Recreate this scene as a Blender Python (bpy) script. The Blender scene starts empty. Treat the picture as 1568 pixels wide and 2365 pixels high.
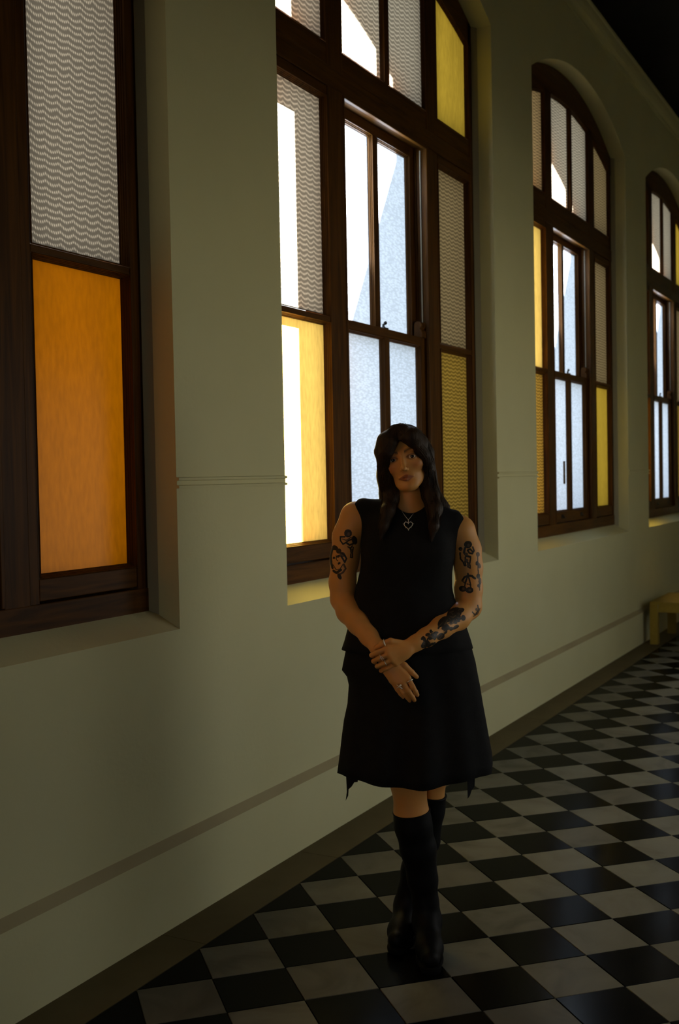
import bpy, bmesh, math, random
import numpy as np
from mathutils import Matrix, Vector
random.seed(7); rng = np.random.default_rng(7)
scene = bpy.context.scene
COL = scene.collection

# ------------------------------------------------------------------ camera
F_PX, YAW, PITCH, ROLL = 2597.384, .488732, .031795, .019013
CAM = np.array([2.2981, 0.0, 1.5257])
def cam_axes():
    f = np.array([-math.sin(YAW)*math.cos(PITCH), math.cos(YAW)*math.cos(PITCH), -math.sin(PITCH)])
    r = np.array([math.cos(YAW), math.sin(YAW), 0.]); d = np.cross(f, r)
    c, s = math.cos(ROLL), math.sin(ROLL)
    return c*r+s*d, -s*r+c*d, f
CR, CD, CF = cam_axes()
cam_data = bpy.data.cameras.new('camera')
cam_data.sensor_fit = 'HORIZONTAL'; cam_data.sensor_width = 36.0
cam_data.lens = F_PX/1568*36.0; cam_data.clip_start = .05; cam_data.clip_end = 200
cam_data.dof.use_dof = True; cam_data.dof.focus_distance = 3.55; cam_data.dof.aperture_fstop = 7.0
cam = bpy.data.objects.new('camera', cam_data); COL.objects.link(cam)
M = Matrix.Identity(4)
for i in range(3):
    M[i][0] = CR[i]; M[i][1] = -CD[i]; M[i][2] = -CF[i]; M[i][3] = CAM[i]
cam.matrix_world = M
scene.camera = cam

# ------------------------------------------------------------------ sky, sun, exposure
world = bpy.data.worlds.new('sky'); scene.world = world; world.use_nodes = True
wn = world.node_tree.nodes; wn['Background'].inputs[0].default_value = (.94, .94, .91, 1)
SKY = 1.6
wn['Background'].inputs[1].default_value = SKY
sun_d = bpy.data.lights.new('sun', 'SUN'); sun_d.energy = 240.0; sun_d.angle = math.radians(.53)
sun_d.color = (1.0, .93, .80)
sun = bpy.data.objects.new('sun', sun_d); COL.objects.link(sun)
SUN_TO = Vector((-1.0, 2.45, 1.39)).normalized()
sun.rotation_euler = SUN_TO.to_track_quat('Z', 'Y').to_euler()
sun.location = (-6, 14, 9)
vs = scene.view_settings
vs.view_transform = 'Standard'; vs.look = 'None'; vs.gamma = 1.0; vs.use_curve_mapping = False
vs.exposure = 0.0
try:
    scene.cycles.max_bounces = 10; scene.cycles.diffuse_bounces = 6; scene.cycles.glossy_bounces = 4
    scene.cycles.transmission_bounces = 8; scene.cycles.transparent_max_bounces = 12
    scene.cycles.caustics_reflective = False; scene.cycles.caustics_refractive = False
    scene.cycles.sample_clamp_indirect = 6.0
    scene.cycles.use_denoising = True
except Exception: pass

# ------------------------------------------------------------------ helpers
class MB:
    def __init__(self): self.v = []; self.f = []; self.m = []
    def add(self, vs, fs, mat=0):
        o = len(self.v); self.v += [tuple(map(float, q)) for q in vs]
        self.f += [tuple(o+i for i in q) for q in fs]; self.m += [mat]*len(fs); return self
    def box(self, x0, x1, y0, y1, z0, z1, mat=0):
        x0, x1 = min(x0, x1), max(x0, x1)
        V = [(x0,y0,z0),(x1,y0,z0),(x1,y1,z0),(x0,y1,z0),(x0,y0,z1),(x1,y0,z1),(x1,y1,z1),(x0,y1,z1)]
        return self.add(V, [(0,3,2,1),(4,5,6,7),(0,1,5,4),(1,2,6,5),(2,3,7,6),(3,0,4,7)], mat)
    def prism_x(self, poly, x0, x1, mat=0):
        """poly = CCW (y,z) outline, extruded from x0 (back) to x1 (front)"""
        n = len(poly)
        V = [(x0,y,z) for y,z in poly]+[(x1,y,z) for y,z in poly]
        F = [tuple(range(n, 2*n)), tuple(range(n-1, -1, -1))]
        F += [(i, (i+1)%n, n+(i+1)%n, n+i) for i in range(n)]
        return self.add(V, F, mat)
    def strip_x(self, lo, hi, x0, x1, mat=0):
        """area between two (y,z) polylines of equal count, extruded along x (quads only)"""
        n = len(lo)
        V = []
        for x in (x0, x1): V += [(x,)+tuple(p) for p in lo]+[(x,)+tuple(p) for p in hi]
        F = []
        for i in range(n-1):
            a, b, c, d = i, i+1, n+i+1, n+i
            F += [(2*n+a, 2*n+b, 2*n+c, 2*n+d), (d, c, b, a), (a, b, 2*n+b, 2*n+a), (c, d, 2*n+d, 2*n+c)]
        F += [(0, 2*n, 3*n, n), (n-1, 2*n-1, 4*n-1, 3*n-1)]
        return self.add(V, F, mat)
    def tube(self, pts, rad, n=8, mat=0, cap=True):
        pts = [Vector(p) for p in pts]; rs = rad if hasattr(rad, '__len__') else [rad]*len(pts)
        V = []; prev = None
        for i, p in enumerate(pts):
            d = (pts[min(i+1, len(pts)-1)]-pts[max(i-1, 0)]).normalized()
            if prev is None:
                u = d.orthogonal().normalized()
            else:
                u = (prev-d*prev.dot(d)).normalized()
            prev = u; w = d.cross(u)
            for k in range(n):
                a = 2*math.pi*k/n; V.append(p+(u*math.cos(a)+w*math.sin(a))*rs[i])
        F = []
        for i in range(len(pts)-1):
            for k in range(n):
                F.append((i*n+k, i*n+(k+1)%n, (i+1)*n+(k+1)%n, (i+1)*n+k))
        if cap: F += [tuple(range(n-1, -1, -1)), tuple((len(pts)-1)*n+k for k in range(n))]
        return self.add(V, F, mat)
    def mesh(self, name):
        me = bpy.data.meshes.new(name); me.from_pydata(self.v, [], self.f); 
        me.polygons.foreach_set('material_index', self.m); me.update(); return me

def fix_normals(me):
    bm = bmesh.new(); bm.from_mesh(me); bmesh.ops.recalc_face_normals(bm, faces=bm.faces); bm.to_mesh(me); bm.free()

def obj(name, me, mats=(), parent=None, smooth=False, bevel=0, fix=True):
    if isinstance(me, MB): me = me.mesh(name)
    if fix: fix_normals(me)
    o = bpy.data.objects.new(name, me); COL.objects.link(o)
    for m in (mats if isinstance(mats, (list, tuple)) else [mats]): me.materials.append(m)
    if smooth: me.polygons.foreach_set('use_smooth', [True]*len(me.polygons))
    if bevel:
        b = o.modifiers.new('bevel', 'BEVEL'); b.width = bevel; b.segments = 2; b.limit_method = 'ANGLE'
    if parent is not None: o.parent = parent
    return o
def empty(name, loc=(0,0,0)):
    o = bpy.data.objects.new(name, None); COL.objects.link(o); o.location = loc; o.empty_display_size = .1; return o
def tag(o, label=None, cat=None, group=None, kind=None):
    if label: o['label'] = label
    if cat: o['category'] = cat
    if group: o['group'] = group
    if kind: o['kind'] = kind
    return o

# ------------------------------------------------------------------ materials
def new_mat(name):
    m = bpy.data.materials.new(name); m.use_nodes = True
    nt = m.node_tree; nt.nodes.clear(); out = nt.nodes.new('ShaderNodeOutputMaterial'); return m, nt, out
def N(nt, t, **kw):
    n = nt.nodes.new(t)
    for k, v in kw.items():
        if k in n.inputs: n.inputs[k].default_value = v
        else: setattr(n, k, v)
    return n
def L(nt, a, b): nt.links.new(a, b)
def coords(nt, kind='Object', scale=(1,1,1)):
    tc = N(nt, 'ShaderNodeTexCoord'); mp = N(nt, 'ShaderNodeMapping'); mp.inputs['Scale'].default_value = scale
    L(nt, tc.outputs[kind], mp.inputs['Vector']); return mp.outputs['Vector']
def ramp(nt, fac, stops):
    r = N(nt, 'ShaderNodeValToRGB'); e = r.color_ramp.elements
    while len(e) < len(stops): e.new(.5)
    for el, (p, c) in zip(e, stops): el.position = p; el.color = (*c, 1) if len(c) == 3 else c
    L(nt, fac, r.inputs[0]); return r.outputs[0]
def principled(name, col, rough=.6, spec=.5, metal=0., noise=None, bump=None, coat=0., kind='Object', bstretch=(1, 1, 1)):
    """noise = (scale, colour2, detail[, stretch]); bump = (scale, strength, distance)"""
    m, nt, out = new_mat(name); b = N(nt, 'ShaderNodeBsdfPrincipled')
    b.inputs['Base Color'].default_value = (*col, 1); b.inputs['Roughness'].default_value = rough
    b.inputs['Specular IOR Level'].default_value = spec; b.inputs['Metallic'].default_value = metal
    b.inputs['Coat Weight'].default_value = coat; b.inputs['Coat Roughness'].default_value = .15
    if noise:
        st = noise[3] if len(noise) > 3 else (1,1,1)
        n = N(nt, 'ShaderNodeTexNoise'); n.inputs['Scale'].default_value = noise[0]; n.inputs['Detail'].default_value = noise[2]
        L(nt, coords(nt, kind, st), n.inputs['Vector'])
        L(nt, ramp(nt, n.outputs['Fac'], [(.32, col), (.68, noise[1])]), b.inputs['Base Color'])
    if bump:
        n = N(nt, 'ShaderNodeTexNoise'); n.inputs['Scale'].default_value = bump[0]; n.inputs['Detail'].default_value = 4
        L(nt, coords(nt, kind, bstretch), n.inputs['Vector'])
        bp = N(nt, 'ShaderNodeBump'); bp.inputs['Strength'].default_value = bump[1]; bp.inputs['Distance'].default_value = bump[2]
        L(nt, n.outputs['Fac'], bp.inputs['Height']); L(nt, bp.outputs['Normal'], b.inputs['Normal'])
    L(nt, b.outputs[0], out.inputs[0]); return m

PLASTER = principled('painted_plaster', (.62, .595, .34), .75, .3, noise=(1.7, (.58, .555, .31), 5), bump=(55, .25, .004))
PLASTER_BASE = principled('painted_plinth_slope', (.42, .36, .20), .6, .3, noise=(3, (.38, .32, .18), 4))
PLASTER_DARK = principled('plaster_fillet', (.30, .27, .18), .8, .2)
def wood_mat(name, c1, c2, rough, axis):
    m, nt, out = new_mat(name); b = N(nt, 'ShaderNodeBsdfPrincipled')
    b.inputs['Roughness'].default_value = rough; b.inputs['Specular IOR Level'].default_value = .09
    st = {'z': (14, 14, .9), 'y': (14, .9, 14)}[axis]
    v = coords(nt, 'Object', st)
    n = N(nt, 'ShaderNodeTexNoise'); n.inputs['Scale'].default_value = 2.2; n.inputs['Detail'].default_value = 8; n.inputs['Distortion'].default_value = 1.2
    L(nt, v, n.inputs['Vector'])
    L(nt, ramp(nt, n.outputs['Fac'], [(.3, c1), (.5, tuple((a+b_)/2 for a, b_ in zip(c1, c2))), (.72, c2)]), b.inputs['Base Color'])
    bp = N(nt, 'ShaderNodeBump'); bp.inputs['Strength'].default_value = .15; bp.inputs['Distance'].default_value = .002
    L(nt, n.outputs['Fac'], bp.inputs['Height']); L(nt, bp.outputs['Normal'], b.inputs['Normal'])
    L(nt, b.outputs[0], out.inputs[0]); return m
WOOD_V = wood_mat('varnished_timber_upright', (.040, .0145, .002), (.115, .044, .0055), .45, 'z')
WOOD_H = wood_mat('varnished_timber_rail', (.040, .0145, .002), (.115, .044, .0055), .45, 'y')
BENCH_W = wood_mat('yellow_painted_wood', (.30, .205, .032), (.36, .25, .045), .5, 'y')
BRASS = principled('aged_brass', (.09, .065, .03), .4, .5, .7)
BLACK_IRON = principled('black_iron', (.015, .013, .012), .5, .5, .3)
CORD = principled('sash_cord_fibre', (.55, .50, .38), .8, .2)
CEIL = principled('dark_timber_ceiling', (.005, .005, .003), .8, .1, noise=(4, (.003, .003, .002), 4))
BRICK = principled('dark_brick_outside', (.055, .042, .034), .85, .2, noise=(6, (.04, .03, .025), 5))  # darkened so masonry out of view bounces less sun onto the panes
PLASTER_R = principled('low_bounce_plaster', (.20, .18, .12), .8, .2, noise=(1.7, (.17, .155, .10), 5))  # unseen wall made darker so less light bounces back up high
DARKWOOD = principled('unseen_dark_wood', (.05, .03, .015), .6, .3, noise=(3, (.035, .02, .01), 5))  # made-up dark finish, dims the near end of the corridor
PAVING = principled('outside_paving', (.06, .06, .055), .85, .2, noise=(2, (.05, .05, .045), 5))  # darkened so the unseen ground throws less sun at the glass
CARD = principled('brown_card', (.16, .11, .07), .8, .2)

def glass_mat(name, tint, pattern, gloss=.10, lo=.36):
    """obscure glass: light scatters through it (translucent); pattern = pressed relief"""
    m, nt, out = new_mat(name)
    tr = N(nt, 'ShaderNodeBsdfTranslucent'); gl = N(nt, 'ShaderNodeBsdfGlossy'); gl.inputs['Roughness'].default_value = .25
    gl.inputs['Color'].default_value = (.8, .8, .8, 1)
    mx = N(nt, 'ShaderNodeMixShader'); mx.inputs[0].default_value = gloss*.12
    tc = N(nt, 'ShaderNodeTexCoord'); sp = N(nt, 'ShaderNodeSeparateXYZ'); L(nt, tc.outputs['Object'], sp.inputs[0])
    def math_(op, a, b=None, c=None):
        n = N(nt, 'ShaderNodeMath', operation=op)
        for i, q in enumerate((a, b, c)):
            if q is None: continue
            if isinstance(q, (int, float)): n.inputs[i].default_value = q
            else: L(nt, q, n.inputs[i])
        return n.outputs[0]
    y, z = sp.outputs[1], sp.outputs[2]
    dark = tuple(c*lo for c in tint); mid = tuple(c*(.45*lo+.40) for c in tint); hot = tuple(min(1, c*1.25) for c in tint)
    if pattern == 'scallop':     # rows of small beaded scallops
        nz = N(nt, 'ShaderNodeTexNoise'); nz.inputs['Scale'].default_value = 15; L(nt, tc.outputs['Object'], nz.inputs['Vector'])
        wob = math_('MULTIPLY', math_('SUBTRACT', nz.outputs['Fac'], .5), .020)
        ph = math_('MULTIPLY', math_('ABSOLUTE', math_('SINE', math_('MULTIPLY', y, math.pi/.062))), .0085)
        zz_ = math_('ADD', math_('ADD', z, ph), wob)
        row = math_('SINE', math_('MULTIPLY', zz_, 2*math.pi/.0215))
        dot = math_('SINE', math_('MULTIPLY', math_('ADD', y, math_('MULTIPLY', z, .35)), 2*math.pi/.0105))
        h = math_('MULTIPLY', math_('MULTIPLY', math_('ADD', row, 1.0), .5), math_('ADD', math_('MULTIPLY', dot, .30), .70))
        L(nt, ramp(nt, h, [(.15, dark), (.50, mid), (.92, hot)]), tr.inputs['Color'])
    elif pattern == 'hammer':    # vertical streaky hammered relief
        n = N(nt, 'ShaderNodeTexNoise'); n.inputs['Scale'].default_value = 60; n.inputs['Detail'].default_value = 3
        L(nt, coords(nt, 'Object', (1, 1, .3)), n.inputs['Vector'])
        n2 = N(nt, 'ShaderNodeTexNoise'); n2.inputs['Scale'].default_value = 7; n2.inputs['Detail'].default_value = 2
        L(nt, coords(nt, 'Object', (1, 1, .15)), n2.inputs['Vector'])
        fac = math_('ADD', math_('MULTIPLY', n.outputs['Fac'], .6), math_('MULTIPLY', n2.outputs['Fac'], .4))
        lo = tuple(c*.74 for c in tint)
        L(nt, ramp(nt, fac, [(.35, lo), (.65, tint)]), tr.inputs['Color'])
    else:                        # fine frosted weave
        n = N(nt, 'ShaderNodeTexVoronoi'); n.inputs['Scale'].default_value = 75
        L(nt, coords(nt, 'Object', (1, .45, 1.5)), n.inputs['Vector'])
        n2 = N(nt, 'ShaderNodeTexNoise'); n2.inputs['Scale'].default_value = 5
        L(nt, tc.outputs['Object'], n2.inputs['Vector'])
        fac = math_('ADD', math_('MULTIPLY', n.outputs['Distance'], .9), math_('MULTIPLY', n2.outputs['Fac'], .25))
        lo = tuple(c*.76 for c in tint)
        L(nt, ramp(nt, fac, [(.25, tint), (.75, lo)]), tr.inputs['Color'])
    L(nt, tr.outputs[0], mx.inputs[1]); L(nt, gl.outputs[0], mx.inputs[2]); L(nt, mx.outputs[0], out.inputs[0]); return m
G_TEX = glass_mat('scalloped_clear_glass', (.31, .295, .25), 'scallop')
G_TEX1 = glass_mat('scalloped_grey_glass', (.34, .30, .245), 'scallop')
G_GOLD = glass_mat('scalloped_glass_gold_view', (.26, .17, .03), 'scallop')  # plain textured glass; golden tone of what lies outside put into tint
G_BROWN = glass_mat('scalloped_glass_shade_tint', (.215, .165, .085), 'scallop')  # brown of the shaded outside is put into the glass tint
G_FROST = glass_mat('frosted_glass_sky_tint', (.50, .64, .88), 'frost')  # blue of the skylight is put into this tint
G_YEL = glass_mat('hammered_yellow_glass', (.38, .265, .030), 'hammer')
G_YEL_LIT = glass_mat('lit_yellow_glass', (.66, .50, .13), 'hammer')  # same yellow glass, paler where bright light behind it is painted in
G_AMB = glass_mat('hammered_amber_glass', (.36, .112, .0006), 'hammer')
m, nt, out = new_mat('clear_outer_glass_face'); t_ = N(nt, 'ShaderNodeBsdfTransparent'); L(nt, t_.outputs[0], out.inputs[0]); CLEAR = m

def tile_mat(name, c1, c2, vein, rough, spec=.22):
    m, nt, out = new_mat(name)
    oi = N(nt, 'ShaderNodeObjectInfo')
    n = N(nt, 'ShaderNodeTexNoise'); n.inputs['Scale'].default_value = 3.5; n.inputs['Detail'].default_value = 7; n.inputs['Distortion'].default_value = 1.5
    L(nt, coords(nt, 'Generated' if False else 'Object', (1,1,1)), n.inputs['Vector'])
    va = N(nt, 'ShaderNodeVectorMath', operation='ADD')
    tc = N(nt, 'ShaderNodeTexCoord'); geo = N(nt, 'ShaderNodeNewGeometry')
    L(nt, geo.outputs['Position'], va.inputs[0])
    L(nt, geo.outputs['Random Per Island'], va.inputs[1])
    L(nt, va.outputs[0], n.inputs['Vector'])
    col = ramp(nt, n.outputs['Fac'], [(.30, vein), (.48, c1), (.75, c2)])
    hs = N(nt, 'ShaderNodeHueSaturation'); L(nt, col, hs.inputs['Color'])
    mr = N(nt, 'ShaderNodeMapRange'); mr.inputs['To Min'].default_value = .82; mr.inputs['To Max'].default_value = 1.15
    L(nt, oi.outputs['Random'], mr.inputs['Value']); L(nt, mr.outputs[0], hs.inputs['Value'])
    df = N(nt, 'ShaderNodeBsdfDiffuse'); gl = N(nt, 'ShaderNodeBsdfGlossy'); gl.inputs['Roughness'].default_value = rough
    L(nt, hs.outputs[0], df.inputs['Color']); mx = N(nt, 'ShaderNodeMixShader')
    fr_ = N(nt, 'ShaderNodeFresnel'); fr_.inputs['IOR'].default_value = 1.2; fm = N(nt, 'ShaderNodeMath', operation='MULTIPLY'); fm.inputs[1].default_value = spec
    L(nt, fr_.outputs[0], fm.inputs[0]); L(nt, fm.outputs[0], mx.inputs[0])
    bp = N(nt, 'ShaderNodeBump'); bp.inputs['Strength'].default_value = .12; bp.inputs['Distance'].default_value = .003
    L(nt, n.outputs['Fac'], bp.inputs['Height']); L(nt, bp.outputs['Normal'], gl.inputs['Normal'])
    L(nt, df.outputs[0], mx.inputs[1]); L(nt, gl.outputs[0], mx.inputs[2]); L(nt, mx.outputs[0], out.inputs[0]); return m
T_LIGHT = tile_mat('pale_marble_tile', (.125, .122, .095), (.15, .147, .115), (.095, .092, .07), .26, .5)
T_DARK = tile_mat('black_slate_tile', (.003, .003, .0025), (.005, .005, .0045), (.002, .002, .002), .17, .48)
GROUT = principled('floor_bed', (.05, .045, .035), .9, .1)
BORDER = principled('stone_floor_border', (.13, .10, .045), .6, .2, noise=(5, (.10, .075, .03), 5))
# ================================================================== the room shell
WX, WB = -.03, -.605                 # inner and outer face of the window wall
PITCH_Y = 3.243
WINS = [(-1, 3.915-PITCH_Y+.02), (0, 3.915), (1, 7.158), (2, 10.401), (3, 13.644)]
OPW = 2.487
Y0, Y1, ZC = -1.6, 16.9, 5.03
AR, ACY, ACZ = 2.71, 1.2435, 4.48-2.71
def arc_z(y, r=AR, apex=4.48): return apex-r+math.sqrt(max(r*r-(y-ACY)**2, 0))
NARC = 28
ys_arc = [OPW*i/NARC for i in range(NARC+1)]

w = MB()
w.box(WB, WX, Y0, Y1, -.3, 1.005)
prev = Y0
for k, oy in WINS:
    w.box(WB, WX, prev, oy, 1.005, ZC); prev = oy+OPW
    w.strip_x([(oy+y, arc_z(y)) for y in ys_arc], [(oy+y, ZC) for y in ys_arc], WB, WX)
    # sloping sills inside and outside
    for prof in ([(-.15, 1.005), (WX, 1.005), (-.15, 1.067)], [(-.62, 1.005), (-.15, 1.005), (-.15, 1.067), (-.285, 1.067), (-.62, 1.02)]):
        n = len(prof); V = [(x, oy, z) for x, z in prof]+[(x, oy+OPW, z) for x, z in prof]
        w.add(V, [tuple(range(n)), tuple(range(2*n-1, n-1, -1))]+[(i, n+i, n+(i+1)%n, (i+1)%n) for i in range(n)])
w.box(WB, WX, prev, Y1, 1.005, ZC)
wall = tag(obj('wall_left', w, PLASTER), 'tall cream plastered wall pierced by a row of arched windows', 'wall', kind='structure')
sk = MB(); q = WB-.012  # added unseen skin; its dark face bounces less sun onto the panes
sk.box(q, WB, Y0, Y1, -.3, .99)
prev = Y0
for k, oy in WINS:
    sk.box(q, WB, prev, oy, .99, ZC); prev = oy+OPW
    sk.strip_x([(oy+y, arc_z(y)) for y in ys_arc], [(oy+y, ZC) for y in ys_arc], q, WB)
    # dark brick lining added to the outer reveals and arch soffit to cut bounce
    sk.box(WB, -.29, oy, oy+.012, 1.06, arc_z(0)+.02); sk.box(WB, -.29, oy+OPW-.012, oy+OPW, 1.06, arc_z(0)+.02)
    sk.strip_x([(oy+y, arc_z(y)-.012) for y in ys_arc], [(oy+y, arc_z(y)+.003) for y in ys_arc], WB, -.29)
    sk.box(-.63, -.29, oy, oy+OPW, 1.055, 1.0665)
sk.box(q, WB, prev, Y1, .99, ZC)
obj('unseen_dark_skin', sk, BRICK, wall)
# stone buttresses outside, between the windows
for k, oy in WINS:
    b = MB(); prof = [(WB, -.3), (WB, 3.74), (WB-.44, 3.74-2.63*.44), (WB-.44, -.3)]
    a, c = oy+OPW+.003, oy+PITCH_Y-.06
    n = 4; V = [(x, a, z) for x, z in prof]+[(x, c, z) for x, z in prof]
    b.add(V, [(0,1,2,3), (7,6,5,4)]+[(i, n+i, n+(i+1)%n, (i+1)%n) for i in range(n)])
    obj('buttress', b, BRICK, wall)
# narrow plaster fillets where jamb meets timber
for k, oy in WINS:
    V = [(-.118, oy+OPW, 1.05), (-.15, oy+OPW-.02, 1.066), (-.15, oy+OPW, 1.066), (-.118, oy+OPW, 4.19), (-.15, oy+OPW-.02, 4.19), (-.15, oy+OPW, 4.19)]
    obj('jamb_fillet', MB().add(V, [(0,1,2), (5,4,3), (0,3,4,1), (1,4,5,2), (2,5,3,0)]), PLASTER_DARK, wall)

# plinth with sloping top
p = MB(); prof = [(WX, 0), (0, 0), (0, .272), (WX, .300)]
V = [(x, Y0, z) for x, z in prof]+[(x, Y1, z) for x, z in prof]
p.add(V, [(0,1,2,3), (7,6,5,4), (0,4,5,1), (2,6,7,3), (3,7,4,0)]); p.add([V[1], V[5], V[6], V[2]], [(0,1,2,3)])
p.m = [0, 0, 0, 1, 0, 0]
tag(obj('baseboard_left', p, [PLASTER, PLASTER_BASE]), 'low plastered plinth with sloping tan top along the window wall', 'baseboard', kind='structure')
# dado line: a shallow moulding on each pier
def dado(ya, yb, i):
    t = MB(); prof = [(WX, 1.494), (WX+.011, 1.494), (WX+.011, 1.503), (WX+.002, 1.505), (WX+.002, 1.520), (WX+.011, 1.522), (WX+.011, 1.531), (WX, 1.533)]
    n = len(prof); V = [(x, ya, z) for x, z in prof]+[(x, yb, z) for x, z in prof]
    t.add(V, [tuple(range(n)), tuple(range(2*n-1, n-1, -1))]+[(j, n+j, n+(j+1)%n, (j+1)%n) for j in range(n)])
    return obj('trim_%d' % i, t, PLASTER)
prev = Y0
PIER_NAMES = ['pier behind the viewer', 'pier between the amber window and the window behind the woman', 'pier right of the window behind the woman', 'pier between the third and fourth windows', 'pier past the fourth window', 'end pier']
for i, (k, oy) in enumerate(WINS+[(9, Y1)]):
    tag(dado(prev, oy, i+1), 'fine plaster dado moulding on the '+PIER_NAMES[i], 'moulding', kind='structure'); prev = oy+OPW
# cornice
c = MB(); prof = [(WX, 4.87), (-.012, 4.87), (-.012, 4.90), (.012, 4.915), (.022, 4.95), (.022, 5.0), (.03, 5.005), (.03, ZC), (WX, ZC)]
n = len(prof); V = [(x, Y0, z) for x, z in prof]+[(x, Y1, z) for x, z in prof]
c.add(V, [tuple(range(n)), tuple(range(2*n-1, n-1, -1))]+[(j, n+j, n+(j+1)%n, (j+1)%n) for j in range(n)])
tag(obj('trim_20', c, PLASTER), 'plaster cornice band running under the dark ceiling', 'cornice', kind='structure')
tag(obj('ceiling', MB().box(WB, 4.1, Y0, Y1, ZC, ZC+.2), CEIL), 'near-black timber ceiling over the corridor', 'ceiling', kind='structure')
RX = 3.1
wr = MB(); prev = Y0
OPEN_R = [(3.25, 5.2), (5.75, 8.1)]; RZ0, RZ1 = .60, 2.25  # bays added in the unseen wall to let light onto the windows' side
for a, c_ in OPEN_R:
    wr.box(RX, RX+.25, prev, a, -.3, ZC); wr.box(RX, RX+.25, a, c_, -.3, RZ0); wr.box(RX, RX+.25, a, c_, RZ1, ZC); prev = c_
wr.box(RX, RX+.25, prev, Y1, -.3, ZC)
tag(obj('wall_right', wr, PLASTER_R), 'unseen corridor wall, darkened to cut bounce, with open bays added for light', 'wall', kind='structure')
obj('added_dark_panel', MB().box(RX-.04, RX, Y0, 2.7, 0, 3.2), DARKWOOD, bpy.data.objects['wall_right'])  # added out of view to soak up light near the viewer
tag(obj('wall_back', MB().box(WB, 1.5, Y0-.2, Y0, -.3, ZC).box(2.8, RX+.25, Y0-.2, Y0, -.3, ZC).box(1.5, 2.8, Y0-.2, Y0, 2.4, ZC).box(1.5, 2.8, Y0-.2, Y0, -.3, 0), DARKWOOD), 'unseen dark end wall behind the viewer, with an open doorway added for light', 'wall', kind='structure')  # doorway added out of view to light the woman from the front
tag(obj('wall_far', MB().box(WB, RX+.2, Y1, Y1+.2, -.3, ZC), PLASTER), 'shaded end wall at the far end of the corridor', 'wall', kind='structure')
tag(obj('ground', MB().box(-60, 60, -50, 70, -.5, -.302), PAVING), 'unseen paving outside the windows, darkened to cut bounced sun', 'ground', kind='structure')

# ================================================================== floor: bed, border slabs, diagonal tiles
TS = .23; DD = TS*math.sqrt(.5); FX, FY = .503, 4.911
floor = tag(obj('floor', MB().box(0, RX, Y0, Y1, -.3, -.006), GROUT), 'black and white diagonal checkerboard tile floor', 'floor', kind='structure')
BX = FX-2*DD
slab_len = .92; y = Y0; i = 0
slab_me = MB().box(.0, BX-.002, 0, slab_len-.003, -.03, 0).mesh('border_slab'); fix_normals(slab_me); slab_me.materials.append(BORDER)
while y < Y1-.1:
    o = bpy.data.objects.new('border_slab', slab_me); COL.objects.link(o); o.location = (0, y, 0); o.parent = floor; y += slab_len
def tile_outline(full=True):
    g = .0014; h = DD-g*1.414
    if full: return [(h, 0), (0, h), (-h, 0), (0, -h)]
    return [(0+g, -h+g), (h-g, 0), (0+g, h-g)]
def tile_mesh(name, mat, full):
    m_ = MB(); pl = tile_outline(full); n = len(pl); e = .0012
    cen = (sum(p[0] for p in pl)/n, sum(p[1] for p in pl)/n)
    top = [(cen[0]+(x-cen[0])*(1-.01), cen[1]+(y-cen[1])*(1-.01)) for x, y in pl]
    V = [(x, y, -.02) for x, y in pl]+[(x, y, -e) for x, y in pl]+[(x, y, 0) for x, y in top]
    F = [tuple(range(2*n, 3*n))]+[(i, (i+1)%n, n+(i+1)%n, n+i) for i in range(n)]+[(n+i, n+(i+1)%n, 2*n+(i+1)%n, 2*n+i) for i in range(n)]
    m_.add(V, F); me = m_.mesh(name); fix_normals(me); me.materials.append(mat); return me
tm = {(c, f): tile_mesh('tile', (T_LIGHT if c == 0 else T_DARK), f) for c in (0, 1) for f in (True, False)}
cells = []
for s in range(-2, 23):               # s = a+r of the tile's near-wall corner
    for dlt in range(-60, 90):
        if (s-dlt) % 2: continue
        a = (s+dlt)//2; r = s-a
        cx = FX+(s+1)*DD; cy = FY+(a-r)*DD
        if cx > RX-DD or cy < Y0+DD or cy > Y1-DD: continue
        cells.append((cx, cy, (a+r) % 2, True))
for dlt in range(-60, 90):             # half tiles against the border
    if dlt % 2 == 0: continue
    a = (-3+dlt)/2.; r = -3-a; cy = FY+dlt*DD
    if cy < Y0+DD or cy > Y1-DD: continue
    cells.append((BX, cy, 1, False))
def view_size(cx, cy):
    d = np.array([cx, cy, 0])-CAM; zz = d@CF
    if zz < .5: return -1
    u, v = 784+F_PX*(d@CR)/zz, 1182.5+F_PX*(d@CD)/zz
    if not (-60 < u < 1630 and -60 < v < 2430): return -1
    return 1/zz
cells.sort(key=lambda q: -view_size(q[0], q[1]))
for cx, cy, c, full in cells[:300]:
    o = bpy.data.objects.new('tile', tm[(c, full)]); COL.objects.link(o); o.location = (cx, cy, random.uniform(-.0006, .0002)); o.parent = floor
rest = MB()
for cx, cy, c, full in cells[300:]:
    pl = tile_outline(full); n = len(pl)
    rest.add([(cx+x, cy+y, -.02) for x, y in pl]+[(cx+x, cy+y, 0) for x, y in pl], [tuple(range(n, 2*n))]+[(i, (i+1)%n, n+(i+1)%n, n+i) for i in range(n)], c)
tag(obj('outlying_tiles', rest, [T_LIGHT, T_DARK], floor), kind='stuff')

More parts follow.
